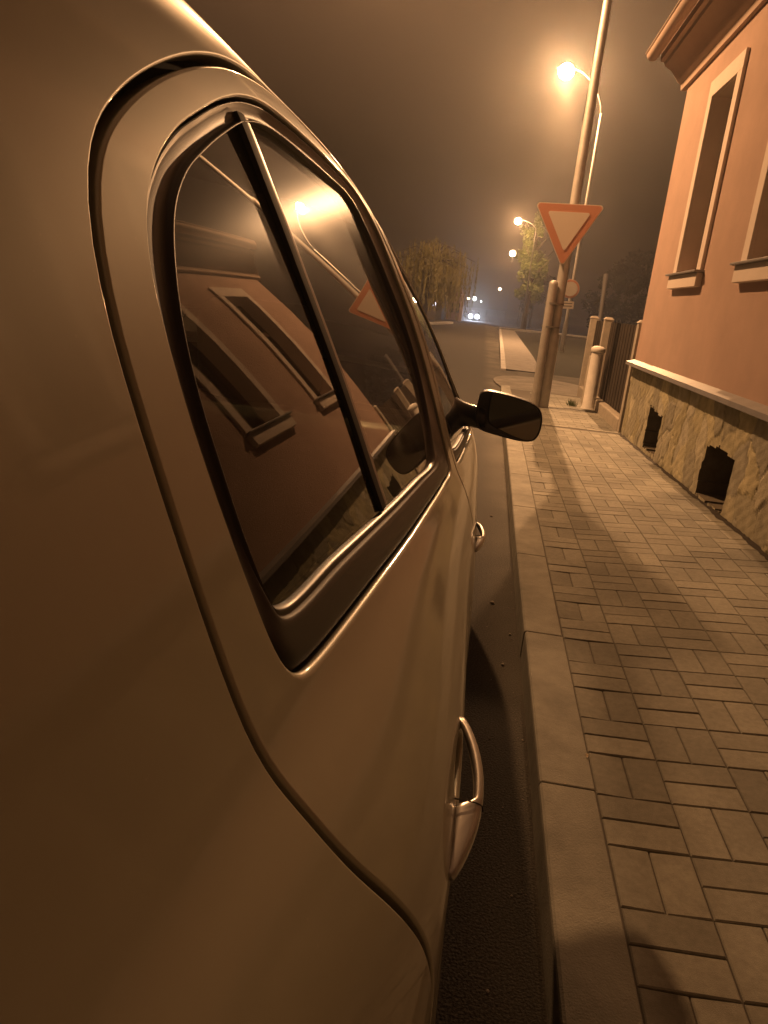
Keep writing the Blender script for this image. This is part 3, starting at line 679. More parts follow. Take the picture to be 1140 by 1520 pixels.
e = [CY]+[v for w in wins for v in (w+WH, w-WH)]+[BY]
for i in range(0, len(e), 2): mb.box(WALLX, WALLX+TH, e[i+1], e[i], WB, WTOP)
mb.box(WALLX+TH, 9.5, CY-.32, CY, ZP, ZT)
mb.box(9.18, 9.5, BY, CY-.32, ZP, ZT); mb.box(WALLX+TH, 9.18, BY, BY+.3, ZP, ZT)
mb.build('wall', REND, house)
for i, wy in enumerate(wins):
    w = bpy.data.objects.new('window', None); C.objects.link(w); w.parent = house; w.location = Vector((WALLX, wy, WB))-house.location
    a, b_ = wy-WH, wy+WH; t = .125; x0 = WALLX-.028
    m = MB(); m.box(x0, WALLX-.001, a-t, a, WB, WTOP); m.box(x0, WALLX-.001, b_, b_+t, WB, WTOP); m.box(x0, WALLX-.001, a-t, b_+t, WTOP, WTOP+.14)
    bevel(m.build('surround', CREAM, w), .003)
    m = MB(); m.box(WALLX-.052, WALLX-.001, a-t-.02, b_+t+.02, WB-.135, WB-.022); bevel(m.build('sill_block', CREAM, w), .004)
    m = MB(); m.box(WALLX-.082, WALLX+.17, a-t-.045, b_+t+.045, WB-.0205, WB-.004); bevel(m.build('sill_plate', METAL, w), .003)
    m = MB(); q_ = .004; m.box(WALLX-.001, WALLX+.22, a-q_, a+q_, WB, WTOP); m.box(WALLX-.001, WALLX+.22, b_-q_, b_+q_, WB, WTOP); m.box(WALLX-.001, WALLX+.22, a+q_, b_-q_, WTOP-q_, WTOP+q_); m.build('reveal', CREAM, w)
    X = WALLX+.135; m = MB(); f = .05; zt = WB+.98
    m.box(X, X+.06, a, a+f, WB, WTOP); m.box(X, X+.06, b_-f, b_, WB, WTOP); m.box(X, X+.06, a+f, b_-f, WB, WB+f); m.box(X, X+.06, a+f, b_-f, WTOP-f, WTOP)
    m.box(X-.012, X+.06, a+f, b_-f, zt, zt+.07); m.box(X-.006, X+.058, wy-.035, wy+.035, WB+f, zt)
    bevel(m.build('frame', FRAMEB, w), .006)
    m = MB(); m.box(X+.03, X+.036, a+f, b_-f, WB+f, WTOP-f); m.build('pane', WGL, w)
    m = MB(); V = []; n = 60
    for k in range(n+1):
        yy = a+f*.5+(b_-a-f)*k/n; d = .012*math.sin(k*.9)+.006*math.sin(k*2.3); V += [(X+.13+d, yy, WB+.02), (X+.13+d, yy, WTOP-.02)]
    m.add(V, [(2*k, 2*k+1, 2*k+3, 2*k+2) for k in range(n)]); m.build('curtain', CURT, w, smooth=True)
# dark sheet standing in for room darkness behind panes
MB().box(WALLX+TH+.01, WALLX+TH+.03, BY+.4, CY-.4, WB-.2, WTOP+.2).build('room_dark_sheet', LINER, house)
# cornice: coved, then gutter and roof
prof = [(WALLX+.02, ZT-.001), (WALLX-.035, ZT+.0), (WALLX-.045, ZT+.05), (WALLX-.085, ZT+.075), (WALLX-.10, ZT+.10), (WALLX-.16, ZT+.17), (WALLX-.24, ZT+.215), (WALLX-.25, ZT+.245), (WALLX-.29, ZT+.25), (WALLX-.29, ZT+.34), (WALLX+.02, ZT+.34)]
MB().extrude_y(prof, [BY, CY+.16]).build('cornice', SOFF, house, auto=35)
gx, gzz = WALLX-.365, ZT+.33
m = MB(); gp = [(gx+.065*math.cos(a), gzz+.065*math.sin(a)) for a in np.linspace(PI, 2*PI, 14)]+[(gx+.060*math.cos(a), gzz+.004+.060*math.sin(a)) for a in np.linspace(2*PI, PI, 14)]
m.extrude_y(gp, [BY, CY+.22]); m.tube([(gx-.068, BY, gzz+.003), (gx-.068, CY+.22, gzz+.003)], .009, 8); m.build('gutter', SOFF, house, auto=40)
m = MB(); m.extrude_y([(WALLX-.34, ZT+.36), (5.6, ZT+3.2), (9.9, ZT+.36), (9.9, ZT+.28), (5.6, ZT+3.1), (WALLX-.3, ZT+.345)], [BY-.1, CY+.2]); m.build('roof', TILE, house)
m = MB(); m.add([(WALLX, CY-.05, ZT), (9.5, CY-.05, ZT), (5.6, CY-.05, ZT+3.0)], [(0, 1, 2)]); m.build('gable', REND, house)
# plinth of rubble stone, real relief, with two ragged vent holes
pts = []; yy = BY
cell = []
rr = np.random.default_rng(3)
for k in range(520): cell.append((rr.uniform(BY, CY+.2), rr.uniform(0, ZP+.1)))
for y_ in np.arange(3.4, CY+.3, .27):
    for z_ in np.arange(.05, .95, .24): cell.append((y_+rr.uniform(-.12, .12)+(z_*.1), z_+rr.uniform(-.1, .1)))
cell = np.array(cell); cell = cell[(cell[:, 0] < 3.3) | (np.arange(len(cell)) >= 520)]
ctone = rr.uniform(.72, 1.2, len(cell)); cdep = rr.uniform(-.010, .010, len(cell)); chue = rr.uniform(0, 1, len(cell))
def wob(y, z, s): return .5*math.sin(y*s+z*s*.7+1.3)+.3*math.sin(y*s*2.3-z*s*1.9)+.2*math.sin(y*s*4.7+z*s*3.9+2)
VENT = [((7.5, 6.96), (.20, .20+.385), .0), ((5.56, 4.96), (.205, .205+.375), 0)]
def in_vent(y, z):
    for (b1, a1), (z0, z1), _ in VENT:
        if a1+.02*wob(y, z, 15) < y < b1+.02*wob(y, z, 13) and z0+.012*wob(z, y, 33) < z < z1+.022*math.sin(y*8.5+1)+.006*math.sin(y*37): return True
    return False
m = MB(); cols = []
ysn = list(np.arange(BY, 3.4, .06))+list(np.arange(3.4, CY+.001, .0165)); ysn[-1] = CY; zsn = list(np.arange(0, ZP-.02, .0175))+[ZP]
ny, nz = len(ysn), len(zsn)
Yg, Zg = np.meshgrid(ysn, zsn, indexing='ij'); YY, ZZ = Yg.ravel(), Zg.ravel()
wy_ = YY+.035*np.sin(ZZ*17+YY*5)+.012*np.sin(ZZ*61+YY*23); wz_ = ZZ+.03*np.sin(YY*13)+.012*np.sin(YY*47+ZZ*19)
d1 = np.full(len(YY), 9.); d2 = d1.copy(); i1 = np.zeros(len(YY), int)
for ci, (cy_, cz_) in enumerate(cell):
    d = np.sqrt((wy_-cy_)**2+((wz_-cz_)*.8)**2); b = d < d1; d2 = np.where(b, d1, np.minimum(d2, d)); i1 = np.where(b, ci, i1); d1 = np.where(b, d, d1)
edge = np.clip((d2-d1)/.03, 0, 1); rel = (edge**.6)*.007-.005+cdep[i1]*.5*edge+.0018*np.sin(YY*53+ZZ*33)*np.sin(ZZ*47)*edge
rel[ZZ > ZP-.02] = 0
V = [(WALLX-.002-r, y_, z_) for r, y_, z_ in zip(rel, YY, ZZ)]
F = []
for i in range(ny-1):
    for j in range(nz-1):
        if ysn[i] > 4.5 and in_vent((ysn[i]+ysn[i+1])/2, (zsn[j]+zsn[j+1])/2): continue
        F.append((i*nz+j, i*nz+j+1, (i+1)*nz+j+1, (i+1)*nz+j))
m.add(V, F); m.add([(WALLX, CY, 0), (9.5, CY, 0), (9.5, CY, ZP), (WALLX, CY, ZP)], [(0, 1, 2, 3)])
# hole sides: sweep every open cell edge inwards
es = {}
for f in F:
    for a, b_ in zip(f, f[1:]+f[:1]): es.setdefault((min(a, b_), max(a, b_)), []).append((a, b_))
bd = [v[0] for v in es.values() if len(v) == 1 and all(4.7 < V[x][1] < 7.8 and .05 < V[x][2] < ZP-.05 for x in v[0])]
for a, b_ in bd: m.add([V[b_], V[a], (WALLX+.28, V[a][1], V[a][2]), (WALLX+.28, V[b_][1], V[b_][2])], [(0, 1, 2, 3)])
STM = mat('rubble_stone', (.36, .30, .19), .92, bump=(90, .003))
nt = STM.node_tree; at = nt.nodes.new('ShaderNodeAttribute'); at.attribute_name = 'stone'; g_ = nt.nodes.new('ShaderNodeNewGeometry')
n_ = nt.nodes.new('ShaderNodeTexNoise'); n_.inputs['Scale'].default_value = 11; n_.inputs['Detail'].default_value = 8; nt.links.new(g_.outputs['Position'], n_.inputs['Vector'])
r_ = nt.nodes.new('ShaderNodeMapRange'); r_.inputs[1].default_value = .3; r_.inputs[2].default_value = .7; r_.inputs[3].default_value = .78; r_.inputs[4].default_value = 1.2; nt.links.new(n_.outputs[0], r_.inputs[0])
v_ = nt.nodes.new('ShaderNodeVectorMath'); v_.operation = 'SCALE'; nt.links.new(at.outputs['Color'], v_.inputs[0]); nt.links.new(r_.outputs[0], v_.inputs['Scale']); nt.links.new(v_.outputs[0], nt.nodes['Principled BSDF'].inputs['Base Color'])
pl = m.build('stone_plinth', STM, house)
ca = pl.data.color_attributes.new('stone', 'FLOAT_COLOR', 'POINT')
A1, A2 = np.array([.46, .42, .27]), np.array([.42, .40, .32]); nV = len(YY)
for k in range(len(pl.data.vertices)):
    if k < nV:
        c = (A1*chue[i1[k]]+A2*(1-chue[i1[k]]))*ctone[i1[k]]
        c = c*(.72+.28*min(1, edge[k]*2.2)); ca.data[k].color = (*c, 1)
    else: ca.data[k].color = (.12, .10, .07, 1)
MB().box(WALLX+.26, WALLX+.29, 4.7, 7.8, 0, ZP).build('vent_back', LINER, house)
MB().add([(WALLX-.085, CY+.03, ZP+.012), (WALLX-.085, BY, ZP+.012), (WALLX+.0, BY, ZP+.040), (WALLX+.0, CY+.03, ZP+.040), (WALLX-.088, CY+.03, ZP-.022), (WALLX-.088, BY, ZP-.022), (WALLX-.072, CY+.03, ZP-.022), (WALLX-.072, BY, ZP-.022), (WALLX-.072, CY+.03, ZP-.002), (WALLX-.072, BY, ZP-.002), (WALLX+.0, CY+.03, ZP-.002), (WALLX+.0, BY, ZP-.002)],
    [(0,1,2,3),(0,4,5,1),(4,6,7,5),(6,8,9,7),(8,10,11,9),(0,3,10,8,6,4),(1,5,7,9,11,2)]).build('plinth_cap', METAL, house)
# dirty seam where the blocks meet the stone
m = MB(); V = []; n = 160
for k in range(n+1):
    y_ = 2.5+(CY-2.5)*k/n; w_ = .028+.014*wob(y_, 0, 9)+.01*random.random(); x_ = WALLX-w_
    V += [(x_, y_, zs(x_, y_)+.003), (WALLX+.02, y_, zs(WALLX, y_)+.012+.008*random.random())]
m.add(V, [(2*k, 2*k+1, 2*k+3, 2*k+2) for k in range(n)]); tag(m.build('soil_seam', mat('soil', (.035, .028, .02), .95, bump=(150, .006))), kind='structure')
# ------------------------------------------------------------------ fence beyond the house
fence = thing('fence', 'dark board fence on a low concrete base between pale concrete posts', 'fence', (1.75, 10.7, KERB))
CONC = mat('post_concrete', (.42, .38, .32), .85, noise=(12, .15), bump=(90, .003))
BOARD = mat('dark_boards', (.035, .025, .018), .8, noise=(5, .3))
for y_ in (8.80, 11.25, 12.7):
    x_ = 1.72; m = MB(); m.box(x_, x_+.12, y_, y_+.12, .08, H+.005+KERB*0); m.ring_loft([[(x_-.012, y_-.012, H), (x_+.132, y_-.012, H), (x_+.132, y_+.132, H), (x_-.012, y_+.132, H)], [(x_+.02, y_+.02, H+.035), (x_+.1, y_+.02, H+.035), (x_+.1, y_+.1, H+.035), (x_+.02, y_+.1, H+.035)]])
    bevel(m.build('post', CONC, fence), .006)
for a, b_ in ((8.92, 11.25), (11.37, 12.7)):
    m = MB(); m.box(1.715, 1.86, a, b_, .06, H-1.09); bevel(m.build('base_wall', CONC, fence), .02, 3)
    m = MB(); y_ = a+.005; k = 0
    while y_+.09 < b_:
        m.box(1.80+.006*(k % 2), 1.822+.006*(k % 2), y_, y_+.092, H-1.08, H-.03+.006*math.sin(k*2.1)); y_ += .095; k += 1
    m.build('boards', BOARD, fence)
# tuft of grass at the bollard
m = MB()
for k in range(90):
    a = random.uniform(0, 6.3); r = random.uniform(0, .07); x_, y_ = 1.43+r*math.cos(a), 11.0+r*math.sin(a)*1.6; h_ = random.uniform(.04, .12); dx, dy = random.uniform(-.05, .05), random.uniform(-.05, .05)
    m.add([(x_-.004, y_, .11), (x_+.004, y_, .11), (x_+dx, y_+dy, .11+h_)], [(0, 1, 2)])
GB = mat('grass_blade', (.06, .09, .02), .8)
tag(m.build('grass_tuft', GB), 'small green grass tuft at the foot of the white bollard', 'grass', kind='stuff')
# bollard
bol = thing('bollard', 'white capped steel bollard standing in front of the dark fence', 'bollard', (1.64, 10.85, KERB))
WHP = mat('white_post_paint', (.8, .77, .72), .6, noise=(9, .1))
m = MB(); bx, by = 1.64, 10.85
m.ring_loft([[(bx+r*math.cos(a), by+r*math.sin(a), z) for a in [2*PI*k/28 for k in range(28)]] for r, z in ((.098, .10), (.098, .13), (.086, .15), (.084, .9))]); m.build('shaft', WHP, bol, auto=40)
m = MB(); m.ring_loft([[(bx+r*math.cos(a), by+r*math.sin(a), z) for a in [2*PI*k/28 for k in range(28)]] for r, z in ((.086, .905), (.098, .915), (.099, .955), (.092, .972), (.06, .99), (.01, .998))]); m.build('cap', WHP, bol, auto=50)
m = MB(); m.ring_loft([[(1.70+r*math.cos(a), 11.45+r*math.sin(a), z) for a in [2*PI*k/20 for k in range(20)]] for r, z in ((.09, .1), (.085, .75), (.08, .82), (.03, .84))]);
tag(m.build('stub_post', CONC, auto=40), 'short concrete stub post right behind the white bollard', 'post')
# slender marker post behind the fence
mk = thing('marker_post', 'slim grey marker post with a wider cap rising behind the fence', 'post', (2.18, 15, 0))
m = MB(); m.tube([(2.20, 15, 0), (2.19, 15, H+.1)], .035, 10); m.tube([(2.19, 15, H+.08), (2.165, 15, H+.74)], [.036, .042], 10); m.build('shaft', mat('grey_paint', (.2, .2, .21), .5), mk, auto=40)
m = MB(); m.tube([(2.165, 15, H+.72), (2.16, 15, H+.82)], [.05, .046], 10); m.build('cap', bpy.data.materials['grey_paint'], mk, auto=40)
# ------------------------------------------------------------------ street lamp with the give-way sign
GALV = mat('galvanised_steel', (.48, .46, .43), .5, .35, noise=(8, .15), bump=(300, .0006))
SOD = (1.0, .505, .21)
BULB = emit('sodium_bulb', (1.0, .62, .28), 60)
LAMPH = mat('lamp_housing', (.25, .25, .25), .5, .3)
def lamp(x, y, z, gx_, gy, label, group, top=None, arm=True, bulb=BULB, r=.085, size=1.0, base=0.0, bs=1.0, pm=None, am=None):
    """pole at (gx_, gy), luminaire at (x, y, z)"""
    t = thing('street_lamp', label, 'street lamp', (gx_, gy, base), group)
    top = top or z-1.2; PM = pm or GALV; m = MB(); m.tube([(gx_, gy, base), (gx_, gy, base+1.1)], r*1.05, 20); m.tube([(gx_, gy, base+1.1), (gx_, gy, base+4.0), (gx_, gy, top)], [r*.82, r*.7, r*.45], 20); m.build('pole', PM, t, auto=50)
    pts = []
    for k in range(13):
        s_ = k/12; pts.append((gx_+(x-gx_)*(s_**1.5 if s_ < 1 else 1), gy+(y-gy)*s_**1.5, top+(z+.12-top)*math.sin(s_*PI/2)))
    m = MB(); m.tube(pts, r*.36, 12); m.build('arm', am or PM, t, smooth=True)
    sx = -1 if x < gx_ else 1; s = size
    m = MB(); rings = []
    for k in range(11):
        u = k/10; xx = x-sx*.35*s+sx*.7*s*u; w = .14*s*math.sin(PI*(.12+.82*u))**.6; hh = .11*s*math.sin(PI*(.15+.75*u))**.7
        rings.append([(xx, y+w*math.cos(a), z+.05*s+hh*max(-.1, math.sin(a))) for a in [2*PI*j/16 for j in range(16)]])
    m.ring_loft(rings); hd = m.build('head', LAMPH, t, smooth=True)
    m = MB(); rings = []
    for k in range(9):
        ph = PI*(k+.5)/9; rings.append([(x+.16*s*bs*math.cos(ph), y+.14*s*bs*math.sin(ph)*math.cos(a), z-.02*s+.15*s*bs*math.sin(ph)*math.sin(a)) for a in [2*PI*j/16 for j in range(16)]])
    m.ring_loft(rings); m.build('bulb', bulb, hd, smooth=True)
    return t
def light(name, loc, power, col=SOD, rad=.1, spot=None, aim=None, blend=.3):
    l = bpy.data.lights.new(name, 'SPOT' if spot else 'POINT'); l.energy = power; l.color = col; l.shadow_soft_size = rad
    o = bpy.data.objects.new(name, l); C.objects.link(o); o.location = loc
    if spot:
        l.spot_size = math.radians(spot); l.spot_blend = blend
        o.rotation_euler = (Vector(aim)-Vector(loc)).to_track_quat('-Z', 'Y').to_euler()
    return o
PX, PY = .955, 10.42
L2 = (-1.55, 9.8, H+4.75)
lamp(L2[0], L2[1], L2[2], PX, PY, 'tall steel lamp pole behind the red and white triangular sign', 'street lamps along the road', top=H+5.0, r=.085, bulb=emit('sodium_bulb_near', (1.0, .55, .2), 25))
light('lamp_light', (L2[0], L2[1], L2[2]-.22), P_L2, rad=.10)
# short sign post and signs
sp_ = thing('sign_post', 'short round capped steel post clamped beside the lamp pole', 'post', (.845, 10.33, KERB))
m = MB(); qx, qy = .845, 10.33
m.ring_loft([[(qx+r*math.cos(a), qy+r*math.sin(a), z) for a in [2*PI*k/24 for k in range(24)]] for r, z in ((.058, .08), (.058, H+.37), (.053, H+.395), (.035, H+.415), (.008, H+.422))]); m.build('shaft', GALV, sp_, auto=50)
CLM = mat('clamp', (.25, .24, .22), .5, .6)
for zz in (H-.18, H+.12):
    m = MB()
    m.ring_loft([[(cx_+rr_*math.cos(a), cy_+rr_*math.sin(a), z) for a, cx_, cy_, rr_ in [(2*PI*k/24, (qx+PX)/2, (qy+PY)/2, .125) for k in range(24)]] for z in (zz, zz+.02)])
    m.build('clamp_band', CLM, sp_)
RED = mat('sign_red', (.56, .25, .15), .5, spec=.4); WHITE = mat('sign_white', (.70, .62, .53), .5, spec=.4); BACKG = mat('sign_back', (.4, .4, .4), .5, .5)
def roundpoly(P, r, n=8):
    out = []; k = len(P)
    for i in range(k):
        p0, p, p2 = (np.array(P[j % k], float) for j in (i-1, i, i+1)); a = (p0-p)/np.linalg.norm(p0-p); b = (p2-p)/np.linalg.norm(p2-p)
        ang = math.acos(np.clip(a.dot(b), -1, 1)); d = r/math.tan(ang/2); c = p+(a+b)/np.linalg.norm(a+b)*r/math.sin(ang/2)
        s, e_ = p+a*d-c, p+b*d-c; a0 = math.atan2(s[1], s[0]); a1 = math.atan2(e_[1], e_[0]); da = (a1-a0+PI) % (2*PI)-PI
        out += [(c[0]+r*math.cos(a0+da*t), c[1]+r*math.sin(a0+da*t)) for t in np.linspace(0, 1, n)]
    return out
def plate(poly, y, th, name, m_, parent, tx=0, yaw=0, c=(0, 0)):
    mb = MB(); n = len(poly)
    def T(x, z, dy): 
        return (c[0]+(x-c[0])*math.cos(yaw)-dy*math.sin(yaw), y+(x-c[0])*math.sin(yaw)+dy*math.cos(yaw), z)
    mb.add([T(x, z, 0) for x, z in poly]+[T(x, z, th) for x, z in poly], [tuple(range(n)), tuple(range(n, 2*n))[::-1]]+[(i, (i+1) % n, n+(i+1) % n, n+i) for i in range(n)])
    return mb.build(name, m_, parent)
yl = thing('give_way_sign', 'triangular give way sign with red border and white centre on the lamp pole', 'road sign', (.9, 10.25, H+.6))
TRI = [(.455, H+1.335), (1.325, H+1.365), (.905, H+.585)]
ctr = np.mean(TRI, 0); tri = roundpoly(TRI, .035)
sc = lambda P, f: [tuple(ctr+(np.array(p)-ctr)*f) for p in P]
YW = -.02
plate(tri, 10.27, .02, 'rim', WHITE, yl, yaw=YW, c=ctr); plate(sc(tri, .965), 10.266, .003, 'border', RED, yl, yaw=YW, c=ctr); plate(roundpoly(sc(TRI, .62), .02), 10.262, .003, 'face', WHITE, yl, yaw=YW, c=ctr)
for zz in (.95, 1.18): MB().box(.86, 1.02, 10.30, 10.34, H+zz, H+zz+.03).build('bracket', GALV, yl)
# second pole with the round sign and the lamp that dazzles
L1 = (1.72, 30, H+8.26)
lamp(L1[0], L1[1], L1[2], 3.16, 30, 'thin lamp pole with the round sign and the dazzling lit lamp', 'street lamps along the road', top=H+7.0, r=.085, bulb=emit('sodium_bulb_glare', (1.0, .80, .52), 300), size=1.0, bs=1.7, am=mat('unlit_arm_dark', (.05, .045, .04), .6))  # arm colour darkened so the lamp's light barely shows on it
light('lamp_light', (L1[0]-.02, L1[1]-.42, L1[2]-.32), P_L1, rad=.09, spot=9.5, aim=(.9, 7.6, 0), blend=1.0)
light('lamp_light', (L1[0]-.02, L1[1]-.42, L1[2]-.32), P_L1W, rad=.09)
rs_ = thing('no_entry_vehicles_sign', 'small round sign with white centre and red ring on the thin pole', 'road sign', (3.09, 29.8, H+.8))
cc = (3.09, H+.965); circ = lambda r: [(cc[0]+r*math.cos(a), cc[1]+r*math.sin(a)) for a in [2*PI*k/48 for k in range(48)]]
plate(circ(.335), 29.85, .02, 'ring', RED, rs_); plate(circ(.262), 29.845, .003, 'face', WHITE, rs_); plate(circ(.345), 29.872, .01, 'rim', WHITE, rs_)
pl_ = thing('supplementary_plate', 'small white plate with two dark text lines under the round sign', 'road sign', (3.08, 29.8, H+.4))
plate(roundpoly([(2.80, H+.50), (3.31, H+.53), (3.32, H+.25), (2.81, H+.22)], .03), 29.85, .02, 'plate', WHITE, pl_)
DKL = mat('sign_text', (.08, .07, .06), .6)
for zz in (.42, .32): MB().add([(2.87, 29.846, H+zz-.01), (3.25, 29.846, H+zz+.012), (3.25, 29.846, H+zz+.042), (2.87, 29.846, H+zz+.02)], [(0, 1, 2, 3)]).build('text_line', DKL, pl_)
# lamps further away
BULBF = emit('far_bulb', (1.0, .72, .42), 14); BULBW = emit('far_white_bulb', (.85, .95, 1.0), 9)
DKP = mat('unlit_pole_dark', (.05, .048, .045), .6)  # dark colour makes far poles look unlit beside their own lamps
far = [((1.58, 60, H+6.37), (3.0, 60), 'distant lit street lamp just left of the sunlit-green tree', BULBF, 1.35), ((2.41, 95, H+6.43), (4.2, 95), 'farther lit street lamp low beside the tree crown', BULBF, 1.9), ((2.67, 170, H+3.97), (4.6, 170), 'small faint street lamp at the end of the right row', BULBF, 1.5),
       ((-3.885, 170, H+1.316), (-5.5, 170), 'leftmost of three tiny lamps over the oncoming car', BULBF, 1.3), ((-2.57, 172, H+1.451), (-4.3, 172), 'middle and brightest of three tiny lamps over the oncoming car', BULBW, 2.2), ((-1.033, 175, H+1.038), (.5, 175), 'rightmost of three tiny lamps over the oncoming car', BULBW, .9)]
far[0] = (far[0][0], far[0][1], 'distant lit street lamp just left of the green tree top', BULBF, 1.35)
for (p, g2, lab, bm, s_) in far: lamp(p[0], p[1], p[2], g2[0], g2[1], lab, 'street lamps along the road', r=.07, bulb=bm, size=.8, bs=s_*1.6, pm=DKP, base=gz(p[1]), top=max(p[2]-.5, gz(p[1])+4.3) if p[2] > 5 else p[2]-.1)
light('lamp_light', (1.6, 59.5, H+6.2), 3500, rad=.2); light('lamp_light', (2.4, 94.6, H+6.2), 1300, rad=.2); light('lamp_light', (-2.57, 171, H+1.4), 900, col=(.8, .9, 1), rad=.2)
# ------------------------------------------------------------------ oncoming car with headlights
oc = thing('oncoming_car', 'small dark car coming down the street with white headlights on', 'car', (-1.35, 110, gz(110)))
DK = mat('dark_car_paint', (.02, .02, .03), .4, coat=.8); bz = gz(110)
m = MB(); rings = []
for y_, hw, z0, z1 in ((109.9, .55, .35, .62), (110, .78, .25, .72), (110.4, .84, .2, .85), (111.1, .86, .2, .95), (112, .86, .2, .98), (113.6, .84, .2, .95), (113.9, .6, .3, .8)):
    rings.append([(-1.38+hw*math.copysign(abs(math.cos(a))**.5, math.cos(a)), y_, bz+(z0+z1)/2+(z1-z0)/2*math.copysign(abs(math.sin(a))**.5, math.sin(a))) for a in [2*PI*k/24 for k in range(24)]])
m.ring_loft(rings); m.build('body', DK, oc, smooth=True)
m = MB(); m.ring_loft([[(-1.38+hw*math.copysign(abs(math.cos(a))**.5, math.cos(a)), y_, bz+.9+h_*max(0, math.sin(a))**.6) for a in [2*PI*k/24 for k in range(24)]] for y_, hw, h_ in ((110.9, .75, .02), (111.7, .68, .48), (112.8, .68, .5), (113.5, .74, .1))]); m.build('cabin', mat('dark_glass', (.01, .01, .012), .1, coat=1), oc, smooth=True)
HL = emit('headlight_beam', (.80, .86, 1.0), 14)
for sx in (-.47, .47):
    m = MB(); m.ring_loft([[(-1.38+sx+r*math.cos(a), y_, bz+.62+r*.9*math.sin(a)) for a in [2*PI*k/16 for k in range(16)]] for r, y_ in ((.30, 109.95), (.30, 109.84), (.2, 109.76), (.02, 109.72))]); m.build('headlight', HL, oc, smooth=True)
    light('headlight_light', (-1.38+sx, 109.6, bz+.62), 2200, col=(.75, .82, 1), rad=.12, spot=60, aim=(-1.6+sx*2, 70, -.9), blend=.6)
for sx in (-.78, .78):
    for y_ in (110.7, 113.1):
        m = MB(); m.tube([(-1.38+sx-.1, y_, bz+.3), (-1.38+sx+.1, y_, bz+.3)], .3, 20); m.build('wheel', TYRE, oc, auto=40)
# ------------------------------------------------------------------ trees
LEAF = mat('tree_leaf', (.075, .105, .02), .6, noise=(1.5, .35)); LEAFD = mat('shaded_leaf', (.012, .015, .006), .8, noise=(.8, .3)); BARK = mat('bark', (.06, .045, .03), .9, bump=(20, .03))  # the darker leaf colour paints in the shade of unlit crowns
def leafcloud(mb, cx, cy, cz, rx, ry, rz, n, s, droop=0):
    for k in range(n):
        a = random.uniform(0, 2*PI); b_ = random.uniform(-1, 1); r = random.random()**.45; q = math.sqrt(1-b_*b_)
        p = Vector((cx+rx*r*q*math.cos(a), cy+ry*r*q*math.sin(a), cz+rz*r*b_)); u = Vector((random.gauss(0, 1), random.gauss(0, 1), random.gauss(0, 1))).normalized(); v = u.orthogonal().normalized()
        w = s*random.uniform(.6, 1.4); mb.add([p-u*w, p-v*w*.5, p+u*w, p+v*w*.5], [(0, 1, 2, 3)])
def tree(name, lab, x, y, h_, crown, lm, trunk_r=.18, n=4000, s=.11, base=None, group=None):
    base = gz(y)-.03 if base is None else base
    t = thing(name, lab, 'tree', (x, y, base), group); mb = MB(); mb.tube([(x, y, base), (x+.05, y, base+h_*.35), (x-.05, y, base+h_*.8)], [trunk_r, trunk_r*.7, trunk_r*.25], 10)
    for k in range(9):
        a = random.uniform(0, 6.28); z = base+h_*random.uniform(.3, .7); L = h_*random.uniform(.12, .22); mb.tube([(x, y, z), (x+L*.5*math.cos(a), y+L*.5*math.sin(a), z+L*.5), (x+L*math.cos(a), y+L*math.sin(a), z+L)], [trunk_r*.4, trunk_r*.25, .02], 6)
    mb.build('trunk', BARK, t, smooth=True)
    mb = MB(); tot = sum(c[3]*c[4]*c[5] for c in crown)
    for c in crown:
        for k in range(14):
            a = random.uniform(0, 6.28); b_ = random.uniform(-.9, .9); r = random.uniform(.3, .95); q = math.sqrt(1-b_*b_)
            f = random.uniform(.22, .42); leafcloud(mb, x+c[0]+c[3]*r*q*math.cos(a), y+c[1]+c[4]*r*q*math.sin(a), base+c[2]+c[5]*r*b_, c[3]*f, c[4]*f, c[5]*f, max(8, int(n*c[3]*c[4]*c[5]/tot/14)), s)
    mb.build('crown', lm, t); return t
tree('lime_tree', 'tall green tree lit by the lamp on the right side of the street', 3.35, 63, 9.5, [(-.1, 0, 3.4, 1.3, 1.3, 1.5), (-.15, 0, 5.4, 1.35, 1.3, 1.7), (-.35, -.2, 7.6, 1.0, 1.1, 1.3), (.4, .3, 4.6, 1.2, 1.3, 1.6)], LEAF, n=9000, s=.10, group='street trees')
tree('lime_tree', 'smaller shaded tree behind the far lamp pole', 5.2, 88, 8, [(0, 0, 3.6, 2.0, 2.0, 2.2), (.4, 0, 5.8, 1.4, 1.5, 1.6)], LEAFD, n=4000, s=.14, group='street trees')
tree('dark_tree', 'broad black tree mass behind the triangular sign', 13.5, 78, 9.5, [(-1.6, 0, 3.2, 2.4, 2, 3.0), (1.5, 0, 4.4, 3.4, 2, 3.8), (.2, 0, 6.6, 2.6, 2, 2.4)], LEAFD, n=7000, s=.2)
